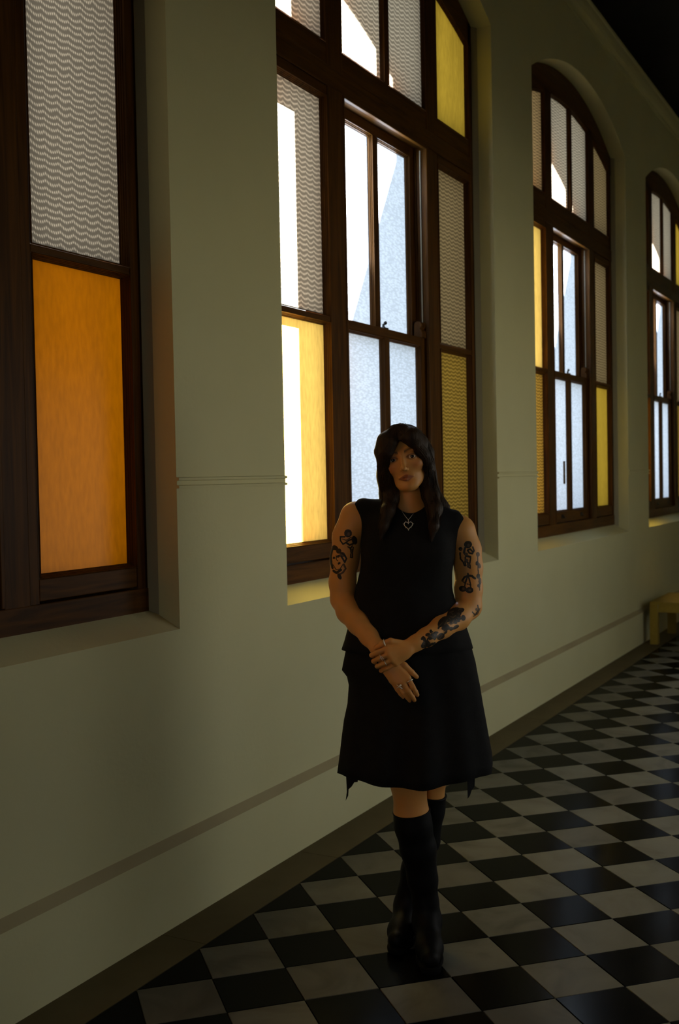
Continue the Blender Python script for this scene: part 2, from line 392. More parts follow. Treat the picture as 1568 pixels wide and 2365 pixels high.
# ================================================================== windows
FXF, FXB = -.15, -.285               # front and back of the timber frame
IN_R, IN_APEX = 3.4, 4.275
def inner_z(y): return arc_z(y, IN_R, IN_APEX)
def light_outline(y0, y1, z0, z1=None, n=8):
    if z1 is not None: return [(y0, z0), (y1, z0), (y1, z1), (y0, z1)]
    top = [(y1+(y0-y1)*i/n, inner_z(y1+(y0-y1)*i/n)) for i in range(n+1)]
    return [(y0, z0), (y1, z0)]+top
def inset(poly, t):
    n = len(poly); res = []
    for i in range(n):
        p0, p1, p2 = Vector(poly[i-1]), Vector(poly[i]), Vector(poly[(i+1) % n])
        d1, d2 = (p1-p0).normalized(), (p2-p1).normalized()
        n1, n2 = Vector((-d1.y, d1.x)), Vector((-d2.y, d2.x))
        mdir = (n1+n2); mdir = mdir/max(mdir.dot(n1), .2)
        res.append(tuple(p1+mdir*t))
    return res
BEAD = [(0, .0), (.003, .002), (.003, -.006), (.0055, -.009), (.0055, -.014), (.008, -.016), (.009, -.022), (.0115, -.024), (.0115, -.030), (.014, -.032), (.014, -.045)]
def bead_ring(mb, poly, x, prof=BEAD, sx=1.0):
    rings = [[(x+dx*sx, yy, zz) for yy, zz in inset(poly, t)] for t, dx in prof]
    n = len(poly); V = [q for r in rings for q in r]; F = []
    for i in range(len(rings)-1):
        for j in range(n): F.append((i*n+j, i*n+(j+1)%n, (i+1)*n+(j+1)%n, (i+1)*n+j))
    mb.add(V, F)
def pane_mesh(poly, x, t=.014, th=.004):
    q = inset(poly, t-.003); n = len(q); m_ = MB()
    V = [(x, yy, zz) for yy, zz in q]+[(x-th, yy, zz) for yy, zz in q]
    m_.add(V, [tuple(range(n))], 0); m_.add(V, [tuple(range(2*n-1, n-1, -1))]+[(i, n+i, n+(i+1)%n, (i+1)%n) for i in range(n)], 1)
    me = m_.mesh('pane'); me.materials.append(G_TEX); me.materials.append(CLEAR); return me
# opening lines (relative to the left edge of the masonry opening)
LY = (.15, .645); CY = (.80, 1.78); RY = (1.935, 2.415); CB = 1.29
LIGHTS = {
 'left_low': light_outline(*LY, 1.224, 2.232), 'left_up': light_outline(*LY, 2.256, 3.26),
 'right_low': light_outline(*RY, 1.224, 2.232), 'right_up': light_outline(*RY, 2.256, 3.26),
 'top_left': light_outline(*LY, 3.50), 'top_mid_a': light_outline(CY[0], CB-.025, 3.50), 'top_mid_b': light_outline(CB+.025, CY[1], 3.50), 'top_right': light_outline(*RY, 3.50)}
parts = {}
def wp(key, name, mb, mat, bevel=.003): 
    me = mb.mesh(name); fix_normals(me); me.materials.append(mat); parts[key] = (name, me, bevel)
wp('stile_l', 'frame_stile', MB().box(FXB, FXF, 0, LY[0], 1.067, arc_z(.0)-.0), WOOD_V)
wp('stile_r', 'frame_stile', MB().box(FXB, FXF, RY[1], OPW-.03, 1.067, arc_z(OPW)+.02).box(FXB, FXF-.006, OPW-.03, OPW, 1.067, arc_z(OPW)), WOOD_V)
h = MB(); lo = [(y, inner_z(y)) for y in ys_arc]; hi = [(y, arc_z(y)) for y in ys_arc]
h.strip_x(lo, hi, FXB, FXF)
wp('head', 'arched_head', h, WOOD_H)
wp('mull_l', 'mullion', MB().box(FXB, FXF, LY[1], CY[0], 1.067, 4.26), WOOD_V)
mr = MB().box(FXB, FXF, CY[1], RY[0]-.045, 1.067, 4.26).box(FXB, FXF-.004, RY[0]-.044, RY[0], 1.067, 4.26)
wp('mull_r', 'mullion', mr, WOOD_V)
wp('tran', 'transom', MB().box(FXB, FXF+.002, 0.02, OPW-.02, 3.305, 3.40).box(FXB, FXF-.003, 0.02, OPW-.02, 3.404, 3.50), WOOD_H)
wp('toprail_l', 'sidelight_rail', MB().box(FXB, FXF-.003, LY[0], LY[1], 3.26, 3.303), WOOD_H)
wp('toprail_r', 'sidelight_rail', MB().box(FXB, FXF-.003, RY[0], RY[1], 3.26, 3.303), WOOD_H)
wp('bar_l', 'sidelight_bar', MB().box(FXB+.06, FXF-.004, *LY, 2.232, 2.256), WOOD_H)
wp('bar_r', 'sidelight_bar', MB().box(FXB+.06, FXF-.004, *RY, 2.232, 2.256), WOOD_H)
wp('bot_l', 'bottom_rail', MB().box(FXB, FXF-.004, *LY, 1.155, 1.224), WOOD_H)
wp('bot_r', 'bottom_rail', MB().box(FXB, FXF-.004, *RY, 1.155, 1.224), WOOD_H)
wp('sill', 'timber_sill', MB().box(FXB, FXF+.002, 0, OPW, 1.060, 1.148), WOOD_H)
wp('tbar', 'glazing_bar', MB().box(-.195, FXF-.004, CB-.025, CB+.025, 3.50, inner_z(CB)+.01), WOOD_V)
for k, poly in LIGHTS.items():
    m_ = MB(); bead_ring(m_, poly, FXF-.001, sx=(.5 if k.startswith('top') else 1.0)); wp('bead_'+k, 'glazing_bead', m_, WOOD_V, 0)
# staff and parting beads of the box frame, sash cord
wp('staff_r', 'staff_bead', MB().box(-.168, FXF+.004, CY[1]-.014, CY[1]+.004, 1.15, 3.305), WOOD_V)
wp('part_r', 'parting_bead', MB().box(-.222, -.214, CY[1]-.012, CY[1], 1.15, 3.305), WOOD_V)
wp('staff_l', 'staff_bead', MB().box(-.168, FXF+.004, CY[0]-.004, CY[0]+.012, 1.15, 3.305), WOOD_V)
wp('staff_t', 'staff_bead', MB().box(-.168, FXF+.004, *CY, 3.293, 3.307), WOOD_H)
wp('cord', 'sash_cord', MB().tube([(-.19, CY[1]-.006, 2.27), (-.19, CY[1]-.006, 3.29)], .0035, 6), CORD, 0)
# sashes
SY = (CY[0]+.004, CY[1]-.004)
SASH_BEAD = [(0, .0), (.004, .001), (.004, -.005), (.008, -.008), (.008, -.012), (.013, -.014), (.013, -.030)]
def sash(prefix, xf, xb, z0, z1, zb, zt):
    gl = (SY[0]+.062, SY[1]-.062); 
    wp(prefix+'_stile_a', 'sash_stile', MB().box(xb, xf, SY[0], gl[0], z0, z1), WOOD_V)
    wp(prefix+'_stile_b', 'sash_stile', MB().box(xb, xf, gl[1], SY[1], z0, z1), WOOD_V)
    wp(prefix+'_rail_a', 'sash_rail', MB().box(xb, xf-.001, gl[0], gl[1], z0, zb), WOOD_H)
    wp(prefix+'_rail_b', 'sash_rail', MB().box(xb, xf-.001, gl[0], gl[1], zt, z1), WOOD_H)
    wp(prefix+'_bar', 'glazing_bar', MB().box(xb+.004, xf-.002, CB-.026, CB+.026, zb, zt), WOOD_V)
    o1 = light_outline(gl[0], CB-.026, zb, zt); o2 = light_outline(CB+.026, gl[1], zb, zt)
    for i, q in enumerate((o1, o2)):
        m2 = MB(); bead_ring(m2, q, xf-.002, SASH_BEAD); wp('%s_bead%d' % (prefix, i), 'glazing_bead', m2, WOOD_V, 0)
        parts['%s_pane%d' % (prefix, i)] = ('pane', pane_mesh(q, xf-.028, .013), 0)
sash('low', -.176, -.214, 1.152, 2.272, 1.228, 2.228)
sash('up', -.224, -.264, 2.218, 3.332, 2.262, 3.255)
# sash horns (scrolled ends) on the meeting rail, lock and finger lifts
def horn():
    prof = [(0, 2.270), (0, 2.340), (.006, 2.353), (.018, 2.358), (.034, 2.356), (.044, 2.347), (.046, 2.335), (.041, 2.323), (.034, 2.317), (.044, 2.308), (.048, 2.294), (.048, 2.270)]
    m_ = MB(); n = len(prof); y0_, y1_ = SY[1]-.066, SY[1]-.002
    V = [(-.213+x, y0_, z) for x, z in prof]+[(-.213+x, y1_, z) for x, z in prof]
    m_.add(V, [tuple(range(n)), tuple(range(2*n-1, n-1, -1))]+[(i, n+i, n+(i+1)%n, (i+1)%n) for i in range(n)]); return m_
wp('horn', 'sash_horn', horn(), WOOD_V, .002)
lk = MB().box(-.21, -.18, CB-.028, CB+.028, 2.272, 2.279)
lk.tube([(-.195, CB, 2.279), (-.195, CB, 2.295), (-.195, CB+.02, 2.30)], [.008, .006, .004], 8)
lk.tube([(-.195, CB+.02, 2.296), (-.195, CB+.022, 2.302), (-.195, CB+.024, 2.308), (-.195, CB+.026, 2.314)], [.003, .009, .009, .003], 8)
wp('lock', 'sash_lock', lk, BLACK_IRON, 0)
for i, yy in enumerate((1.05, 1.56)):
    m_ = MB().box(-.178, -.172, yy-.028, yy+.028, 1.178, 1.206).box(-.172, -.155, yy-.02, yy+.02, 1.180, 1.186)
    wp('lift%d' % i, 'finger_lift', m_, BLACK_IRON, .001)
for k, poly in LIGHTS.items():
    parts['pane_'+k] = ('pane', pane_mesh(poly, (FXF-.022 if k.startswith('top') else FXF-.036)), 0)

DEF = dict(left_low=G_YEL_LIT, left_up=G_TEX, right_low=G_GOLD, right_up=G_BROWN, top_left=G_TEX, top_mid_a=G_TEX, top_mid_b=G_TEX, top_right=G_YEL)
GLAZE = {
 -1: dict(DEF, right_up=G_TEX1, right_low=G_AMB, left_low=G_AMB, sash=G_BROWN),  # unseen sash panes made brown to let in less light near the viewer
 0: DEF,
 1: dict(DEF, top_right=G_BROWN, top_left=G_BROWN, left_up=G_YEL_LIT, left_low=G_GOLD, right_up=G_BROWN, right_low=G_YEL),
}
WLAB = {-2: 'arched timber window behind the viewer', -1: 'arched timber window at the left edge with an orange amber lower pane',
        0: 'large arched timber window with yellow glass behind the woman', 1: 'arched timber window with a brown card on its frosted pane',
        2: 'arched timber window above the bench, cut by the right edge', 3: 'farthest arched timber window beyond the bench'}
for i, (k, oy) in enumerate(WINS):
    root = tag(empty('window_%d' % (i+1), (0, oy, 0)), WLAB[k], 'window', kind='structure')
    gz = GLAZE.get(k, DEF)
    for key, (name, me, bev) in parts.items():
        o = bpy.data.objects.new(name, me); COL.objects.link(o); o.parent = root
        if bev:
            bb = o.modifiers.new('bevel', 'BEVEL'); bb.width = bev; bb.segments = 2; bb.limit_method = 'ANGLE'
        if name == 'pane':
            g = gz.get('sash', G_FROST) if not key.startswith('pane_') else gz[key[5:]]
            o.material_slots[0].link = 'OBJECT'; o.material_slots[0].material = g
            if g in (G_YEL, G_YEL_LIT, G_AMB): o['label'] = 'orange amber glass pane' if g is G_AMB else 'yellow glass pane'
    if k == 1:
        cd = obj('card', MB().box(-.2035, -.2020, 8.325-oy, 8.375-oy, 1.434, 1.608), CARD, root); cd['label'] = 'small brown card on the pane'

# ================================================================== bench
bench = tag(empty('bench', (.32, 10.34, 0)), 'low yellow-painted wooden bench standing by the wall at the right edge', 'bench')
bx0, bx1, by0, by1 = .07-.32, .78-.32, 9.94-10.34, 10.74-10.34
sl = (by1-by0)/5
for i in range(5):
    obj('seat_slat', MB().box(bx0, bx1, by0+i*sl+.001, by0+(i+1)*sl-.001, .352, .376), BENCH_W, bench, bevel=.003)
for ya, yb in ((by0+.012, by0+.035), (by1-.035, by1-.012)):
    obj('apron', MB().box(bx0+.07, bx1-.07, ya, yb, .282, .352), BENCH_W, bench, bevel=.002)
for xa, xb in ((bx0+.005, bx0+.03), (bx1-.03, bx1-.005)):
    obj('side_rail', MB().box(xa, xb, by0+.07, by1-.07, .282, .352), BENCH_W, bench, bevel=.002)
for xa in (bx0, bx1-.07):
    for ya in (by0, by1-.07):
        obj('leg', MB().box(xa, xa+.07, ya, ya+.07, 0, .352), BENCH_W, bench, bevel=.003)
for xa in (bx0+.075,):
    for zz in (.345, .325):
        obj('screw', MB().tube([(xa, by0+.002, zz), (xa, by0-.004, zz)], .004, 8), principled('bright_screw', (.6, .6, .65), .25, .5, 1.), bench)
# ================================================================== the woman
# local frame: x to her left hand side (picture right), y away from the camera, z up
PX, PY, PROT = .82, 3.26, math.atan2(.413, .911)
person = tag(empty('person', (PX, PY, 0)), 'person in a black sleeveless dress and tall black boots, tattooed arms, hands clasped in front', 'person')
person.rotation_euler = (0, 0, PROT)

def smin(a, b, k):
    h = np.clip(.5+.5*(b-a)/k, 0, 1); return b+(a-b)*h-k*h*(1-h)
class Field:
    def __init__(self, xs, ys, zs):
        self.ax = [np.asarray(q, np.float32) for q in (xs, ys, zs)]
        self.f = np.full(tuple(len(q) for q in self.ax), .5, np.float32)
    def sub(self, lo, hi):
        sl = []
        for q, a, b in zip(self.ax, lo, hi):
            i, j = np.searchsorted(q, a), np.searchsorted(q, b)
            sl.append(slice(max(i-1, 0), min(j+1, len(q))))
        g = np.meshgrid(*[q[s] for q, s in zip(self.ax, sl)], indexing='ij', sparse=True)
        return tuple(sl), g
    def put(self, sl, d, k, cut=False):
        if d.size == 0: return
        if cut: self.f[sl] = -smin(-self.f[sl], d, k)
        else: self.f[sl] = smin(self.f[sl], d, k)
    def cone(self, a, b, r1, r2, k=.012, cut=False):
        a, b = np.array(a, float), np.array(b, float); R = max(r1, r2)+.03
        sl, (X, Y, Z) = self.sub(np.minimum(a, b)-R, np.maximum(a, b)+R)
        ba = b-a; L2 = max(ba@ba, 1e-9)
        t = np.clip(((X-a[0])*ba[0]+(Y-a[1])*ba[1]+(Z-a[2])*ba[2])/L2, 0, 1)
        d = np.sqrt((X-a[0]-t*ba[0])**2+(Y-a[1]-t*ba[1])**2+(Z-a[2]-t*ba[2])**2)-(r1+(r2-r1)*t)
        self.put(sl, d, k, cut)
    def chain(self, pts, rs, k=.012):
        for i in range(len(pts)-1): self.cone(pts[i], pts[i+1], rs[i], rs[i+1], k)
    def ell(self, c, r, k=.012, M3=None, cut=False):
        c = np.array(c, float); R = max(r)+.03
        sl, (X, Y, Z) = self.sub(c-R, c+R)
        dx, dy, dz = X-c[0], Y-c[1], Z-c[2]
        if M3 is not None:      # rows of M3 = local axes
            q = [dx*M3[i][0]+dy*M3[i][1]+dz*M3[i][2] for i in range(3)]
        else: q = [dx, dy, dz]
        k0 = np.sqrt((q[0]/r[0])**2+(q[1]/r[1])**2+(q[2]/r[2])**2)
        k1 = np.sqrt((q[0]/r[0]**2)**2+(q[1]/r[1]**2)**2+(q[2]/r[2]**2)**2)
        self.put(sl, k0*(k0-1)/np.maximum(k1, 1e-6), k, cut)
    def mesh(self, name):
        """naive surface nets on the rectilinear grid"""
        f = self.f; s = f < 0; nx, ny, nz = f.shape
        cor = [s[i:nx-1+i, j:ny-1+j, k:nz-1+k] for i in (0, 1) for j in (0, 1) for k in (0, 1)]
        cnt = np.zeros(cor[0].shape, np.uint8)
        for c in cor: cnt += c
        act = (cnt > 0) & (cnt < 8); ii = np.argwhere(act)
        idx = np.full(act.shape, -1, np.int32); idx[act] = np.arange(len(ii))
        X, Y, Z = self.ax; i, j, k = ii.T
        acc = np.zeros((len(ii), 3)); num = np.zeros(len(ii))
        C = [(a, b, c) for a in (0, 1) for b in (0, 1) for c in (0, 1)]
        for p in C:
            for d in range(3):
                if p[d]: continue
                q = list(p); q[d] = 1
                fa = f[i+p[0], j+p[1], k+p[2]]; fb = f[i+q[0], j+q[1], k+q[2]]
                m_ = (fa < 0) != (fb < 0)
                t = np.where(m_, fa/np.where(m_, fa-fb, 1), 0)
                A = np.stack([X[i+p[0]], Y[j+p[1]], Z[k+p[2]]], 1); B = np.stack([X[i+q[0]], Y[j+q[1]], Z[k+q[2]]], 1)
                acc += np.where(m_[:, None], A+(B-A)*t[:, None], 0); num += m_
        V = acc/num[:, None]; F = []
        for d in range(3):
            u, v = (d+1) % 3, (d+2) % 3
            sa = [slice(None)]*3; sb = [slice(None)]*3
            sa[d] = slice(0, -1); sb[d] = slice(1, None)
            for q in (u, v): sa[q] = slice(1, -1); sb[q] = slice(1, -1)
            a, b = s[tuple(sa)], s[tuple(sb)]
            e = np.argwhere(a != b)
            if len(e) == 0: continue
            flip = a[tuple(e.T)]
            base = e.copy(); base[:, u] += 1; base[:, v] += 1
            def at(du, dv):
                q = base.copy(); q[:, u] -= du; q[:, v] -= dv; return idx[tuple(q.T)]
            q = np.stack([at(1, 1), at(0, 1), at(0, 0), at(1, 0)], 1)
            q[~flip] = q[~flip][:, ::-1]; F.append(q)
        F = np.concatenate(F); F = F[(F >= 0).all(1)]
        me = bpy.data.meshes.new(name); me.vertices.add(len(V)); me.vertices.foreach_set('co', V.ravel().astype(np.float32))
        me.loops.add(4*len(F)); me.loops.foreach_set('vertex_index', F.ravel().astype(np.int32))
        me.polygons.add(len(F)); me.polygons.foreach_set('loop_start', np.arange(0, 4*len(F), 4, dtype=np.int32))
        me.polygons.foreach_set('use_smooth', np.ones(len(F), bool)); me.update(calc_edges=True); me.validate()
        return me, V
def axis(*segs):
    out = []
    for a, b, h in segs: out += list(np.linspace(a, b, max(2, int(round((b-a)/h))), endpoint=False))
    out.append(segs[-1][1]); return out

# ---- head frame (tilted towards her right shoulder, turned a little)
HC = np.array((-0.0134, 0.0000, 1.5820))
def rot(axis_, a): return np.array(Matrix.Rotation(a, 3, axis_))
HR = rot('Y', math.radians(-10.5)) @ rot('Z', math.radians(-7)) @ rot('X', math.radians(2))
def H(x, y, z): return HC+HR@np.array((x, y, z))
HM = HR.T        # rows = head axes

body = Field(axis((-.31, -.13, .0035), (-.13, .10, .0016), (.10, .28, .0035)),
             axis((-.25, .0, .0018), (.0, .18, .0035)),
             axis((.36, .86, .0045), (.86, 1.06, .0016), (1.06, 1.455, .004), (1.455, 1.715, .0016)))
# torso under the clothes
body.cone((-0.1433, 0.0300, 1.3849), (0.1264, 0.0300, 1.3499), .042, .042, .03)
body.ell((-0.0100, 0.0200, 1.2999), (.13, .085, .15), .04)
body.ell((-0.0188, 0.0100, 1.1066), (.125, .085, .14), .04)
body.ell((-0.0186, 0.0100, 0.9536), (.15, .10, .13), .04)
# neck
body.chain([(-0.0025, 0.0120, 1.4938), (-0.0020, 0.0120, 1.4455), (-0.0044, 0.0280, 1.3827)], [.047, .048, .058], .02)
body.cone((-0.0038, 0.0200, 1.4176), (-0.1108, 0.0300, 1.4122), .04, .032, .03); body.cone((-0.0038, 0.0200, 1.4176), (0.0965, 0.0300, 1.3809), .04, .032, .03)
# legs (hidden by skirt and boots except at the knees)
body.chain([(-0.0537, 0.0100, 0.9261), (-0.0366, -0.0300, 0.6978), (-0.0210, -0.0550, 0.5660), (-0.0134, -0.0450, 0.4527), (-0.0074, -0.0300, 0.3995)], [.09, .075, .056, .052, .052], .02)
body.chain([(0.0294, 0.0200, 0.9237), (0.0464, 0.0300, 0.6835), (0.0525, 0.0350, 0.5414), (0.0502, 0.0480, 0.4741), (0.0411, 0.0570, 0.4246)], [.085, .068, .048, .043, .040], .006)
# her right arm (picture left)
SL, EL, WL = (-0.1766, 0.0300, 1.3938), (-0.2211, 0.0150, 1.1321), (-0.1088, -0.1500, 1.0013)
body.chain([SL, (-0.2029, 0.0300, 1.3301), (-0.2137, 0.0260, 1.2608), (-0.2217, 0.0180, 1.1848), EL], [.050, .046, .0435, .0405, .0385], .02)
body.chain([EL, (-0.1998, -0.0300, 1.0968), (-0.1681, -0.0750, 1.0639), (-0.1346, -0.1200, 1.0292), WL], [.0385, .0385, .034, .0275, .024], .015)
# her left arm (picture right)
SR, ER, WR = (0.1566, 0.0300, 1.3439), (0.1795, 0.0100, 1.1043), (0.0118, -0.1700, 1.0164)
body.chain([SR, (0.1763, 0.0300, 1.2826), (0.1822, 0.0260, 1.2273), (0.1807, 0.0180, 1.1588), ER], [.050, .0445, .0420, .0415, .040], .02)
body.chain([ER, (0.1412, -0.0400, 1.0737), (0.0903, -0.1000, 1.0523), (0.0424, -0.1500, 1.0290), WR], [.040, .0385, .0330, .0275, .0245], .015)
# her right hand, hanging
def finger(pts, r0, r1): 
    n = len(pts); body.chain(pts, [(r0+(r1-r0)*i/(n-1))*.86 for i in range(n)], .003)
mcL = [(-0.0163, -0.1780, 0.9096), (-0.0322, -0.1820, 0.8999), (-0.0493, -0.1800, 0.8957), (-0.0651, -0.1740, 0.9013)]
for q, r in zip(mcL, (.0105, .0108, .0105, .0095)): body.cone(WL, q, .016, r, .014)
body.ell((-0.0684, -0.1660, 0.9450), (.026, .014, .034), .012)
finger([mcL[0], (-0.0023, -0.1840, 0.8842), (0.0066, -0.1760, 0.8668), (0.0117, -0.1680, 0.8559)], .0098, .0072)
finger([mcL[1], (-0.0143, -0.1860, 0.8702), (-0.0041, -0.1770, 0.8525), (0.0022, -0.1690, 0.8403)], .0098, .0072)
finger([mcL[2], (-0.0301, -0.1830, 0.8671), (-0.0186, -0.1740, 0.8493), (-0.0123, -0.1660, 0.8384)], .0094, .0070)
finger([mcL[3], (-0.0497, -0.1750, 0.8749), (-0.0396, -0.1680, 0.8589), (-0.0319, -0.1620, 0.8484)], .0084, .0062)
finger([(-0.0641, -0.1600, 0.9678), (-0.0262, -0.1680, 0.9463), (-0.0042, -0.1650, 0.9244), (0.0101, -0.1600, 0.9101)], .0135, .0080)
# her left hand, closed over the other wrist
mcR = [(-0.0756, -0.2130, 1.0054), (-0.0707, -0.2170, 0.9890), (-0.0632, -0.2140, 0.9727), (-0.0519, -0.2060, 0.9582)]
for q, r in zip(mcR, (.0105, .0108, .0105, .0095)): body.cone(WR, q, .0165, r, .014)
body.ell((-0.0370, -0.1970, 0.9933), (.034, .014, .026), .012)
finger([mcR[0], (-0.1031, -0.2130, 0.9952), (-0.1249, -0.1920, 0.9828), (-0.1220, -0.1650, 0.9745)], .0095, .0072)
finger([mcR[1], (-0.0995, -0.2160, 0.9773), (-0.1186, -0.1960, 0.9650), (-0.1157, -0.1680, 0.9563)], .0097, .0073)
finger([mcR[2], (-0.0894, -0.2130, 0.9610), (-0.1084, -0.1940, 0.9488), (-0.1054, -0.1680, 0.9417)], .0093, .0070)
finger([mcR[3], (-0.0782, -0.2020, 0.9446), (-0.0971, -0.1860, 0.9341), (-0.0938, -0.1650, 0.9278)], .0084, .0062)
finger([(-0.0301, -0.1920, 1.0161), (-0.0663, -0.2080, 1.0268), (-0.0899, -0.2060, 1.0201), (-0.1114, -0.1920, 1.0051)], .0130, .0085)
# ---- head
def he(x, y, z, r, k=.014, cut=False): body.ell(H(x, y, z), r, k, HM, cut)
def hc(a, b, r1, r2, k=.010, cut=False): body.cone(H(*a), H(*b), r1, r2, k, cut)
he(0, .022, .030, (.070, .090, .074), .02)
he(0, -.026, -.012, (.060, .062, .074), .02)
he(0, -.038, -.058, (.041, .043, .041), .018)
for s in (-1, 1):
    hc((s*.051, .004, -.043), (s*.018, -.061, -.086), .0175, .0150, .018)
    he(s*.039, -.055, -.022, (.022, .025, .019), .016)
    he(s*.030, -.074, .022, (.022, .014, .008), .012)
    he(s*.072, .012, -.010, (.009, .020, .030), .008)
he(0, -.068, -.090, (.019, .018, .014), .016)
hc((0, -.078, .018), (0, -.099, -.028), .0062, .0075, .009)
he(0, -.1005, -.0315, (.0082, .0085, .0078), .006)
for s in (-1, 1): he(s*.0080, -.0915, -.0355, (.0060, .0085, .0055), .004)
EYE = [H(s*.0305, -.0715, .0005) for s in (-1, 1)]
for s, e in zip((-1, 1), EYE):
    he(s*.031, -.096, .001, (.019, .014, .010), .010, True)         # socket
    body.ell(e, (.0142, .0142, .0142), .004, HM)                      # lids
    body.ell(e+HR@np.array((0, -.0135, -.0008)), (.0134, .0100, .0049), .0018, HM, True)   # opening
# lips
MZ = -.060
for s in (-1, 1):
    hc((s*.0225, -.0770, MZ+.0005), (s*.006, -.0862, MZ+.0026), .0020, .0034, .004)
    hc((s*.0205, -.0770, MZ-.0015), (0, -.0858, MZ-.0062), .0022, .0040, .004)
hc((-.006, -.0862, MZ+.0024), (.006, -.0862, MZ+.0024), .0032, .0032, .003)
hc((-.022, -.0825, MZ-.0008), (0, -.0918, MZ-.0018), .0012, .0014, .0022, True); hc((.022, -.0825, MZ-.0008), (0, -.0918, MZ-.0018), .0012, .0014, .0022, True)
bme, BV = body.mesh('body')
# painted skin: lips, brows, lash line, warm cheeks, darker skin round the eyes
hp = (BV-HC)@HR
col = np.tile(np.array([.66, .315, .085]), (len(BV), 1))
def mixc(mask, c): 
    global col
    col = col*(1-mask[:, None])+np.array(c)*mask[:, None]
x_, y_, z_ = hp.T; ax_ = np.abs(x_); face = (y_ < -.04) & (np.abs(z_) < .13) & (ax_ < .08)
g = lambda d, w: np.clip(1-d/w, 0, 1)
mixc(face*np.exp(-((ax_-.042)**2/.018**2+(z_+.026)**2/.016**2))*.45, (.50, .16, .09))
lipm = face*(y_ < -.072)*np.clip(1.25-np.sqrt((ax_/.0238)**2+((z_-MZ+.0016)/(.0086*np.clip(1-(ax_/.026)**2, .15, 1)))**2)*1.0, 0, .2)*5
mixc(np.clip(lipm, 0, 1)*.85, (.30, .085, .045))
bz = .0195+.006*np.sin(np.clip((ax_-.010)/.040, 0, 1)*math.pi*.75)
mixc(face*(ax_ > .010)*(ax_ < .052)*g(np.abs(z_-bz), .0085*np.clip(1.25-ax_/.06, .35, 1))*1.0, (.022, .011, .005))
for s in (-1, 1):
    ex = (x_-s*.0305); le = np.sqrt((ex/.0150)**2+((z_-.0005)/.0072)**2)
    mixc(face*(y_ < -.062)*np.exp(-((le-1.0)/.22)**2)*np.where(z_ > 0, .92, .55), (.03, .016, .010))
    mixc(face*np.exp(-((ex/.020)**2+((z_-.006)/.011)**2))*.42, (.22, .10, .055))
ca = bme.color_attributes.new('skin', 'FLOAT_COLOR', 'POINT')
ca.data.foreach_set('color', np.concatenate([col, np.ones((len(col), 1))], 1).astype(np.float32).ravel())
m, nt, out = new_mat('skin'); b_ = N(nt, 'ShaderNodeBsdfPrincipled'); at_ = N(nt, 'ShaderNodeVertexColor', layer_name='skin')
L(nt, at_.outputs['Color'], b_.inputs['Base Color']); b_.inputs['Roughness'].default_value = .48; b_.inputs['Specular IOR Level'].default_value = .35
b_.inputs['Subsurface Weight'].default_value = .08; b_.inputs['Subsurface Radius'].default_value = (.01, .004, .002)
L(nt, b_.outputs[0], out.inputs[0]); SKIN = m
body_o = obj('body', bme, SKIN, person, fix=False); body_o['label'] = 'bare skin of face, arms and knees'

# eyes
m, nt, out = new_mat('eye'); b_ = N(nt, 'ShaderNodeBsdfPrincipled'); b_.inputs['Roughness'].default_value = .08
tc = N(nt, 'ShaderNodeTexCoord'); gr = N(nt, 'ShaderNodeVectorMath', operation='DISTANCE'); gr.inputs[1].default_value = (0, -.0118, 0)
L(nt, tc.outputs['Object'], gr.inputs[0])
ml = N(nt, 'ShaderNodeMath', operation='MULTIPLY'); ml.inputs[1].default_value = 100; L(nt, gr.outputs['Value'], ml.inputs[0])
L(nt, ramp(nt, ml.outputs[0], [(.0, (.004, .003, .002)), (.28, (.006, .004, .003)), (.30, (.05, .028, .012)), (.58, (.03, .016, .008)), (.62, (.55, .50, .44)), (1, (.62, .56, .50))]), b_.inputs['Base Color'])
L(nt, b_.outputs[0], out.inputs[0]); EYEM = m
for e in EYE:
    bm = bmesh.new(); bmesh.ops.create_uvsphere(bm, u_segments=24, v_segments=16, radius=.0122); me = bpy.data.meshes.new('eye'); bm.to_mesh(me); bm.free()
    o = obj('eye', me, EYEM, person, smooth=True, fix=False); o.location = e; o.rotation_euler = Matrix(HR.tolist()).to_euler()
    o.rotation_euler.rotate_axis('Z', math.radians(6))

# ---- hair: shaped mass plus strands
HAIR = principled('dark_brown_hair', (.014, .0075, .003), .55, .2, noise=(60, (.036, .019, .007), 3, (1, 1, .08)), bump=(260, .8, .003), bstretch=(1, 1, .04))
hair = Field(axis((-.17, .16, .0028)), axis((-.13, .14, .0028)), axis((1.24, 1.72, .0030)))
def hh(x, y, z, r, k=.012, cut=False): hair.ell(H(x, y, z), r, k, HM, cut)
hh(0, .030, .026, (.0755, .094, .0805), .01)
# curtains down both sides
lockL = [H(-.063, -.015, .035), (-0.0774, -0.0120, 1.5968), (-0.0755, -0.0200, 1.5433), (-0.0667, -0.0220, 1.4953), (-0.0604, -0.0350, 1.4544), (-0.0698, -0.0750, 1.4149), (-0.0836, -0.0980, 1.3689), (-0.0921, -0.1080, 1.3293)]
lockR = [H(.062, -.010, .035), (0.0511, -0.0100, 1.5943), (0.0544, -0.0120, 1.5477), (0.0535, -0.0180, 1.4998), (0.0635, -0.0300, 1.4589), (0.0758, -0.0600, 1.4187), (0.0715, -0.0950, 1.3662), (0.0625, -0.1080, 1.3202)]
hair.chain(lockL, [.020, .0225, .0215, .0215, .0220, .019, .011, .003], .022)
hair.chain(lockR, [.020, .0225, .0225, .0225, .0245, .021, .012, .003], .022)
hair.chain([(-0.0566, 0.0500, 1.5920), (-0.0593, 0.0600, 1.5224), (-0.0635, 0.0700, 1.4523), (-0.0737, 0.0600, 1.4218)], [.046, .042, .032, .016], .03)
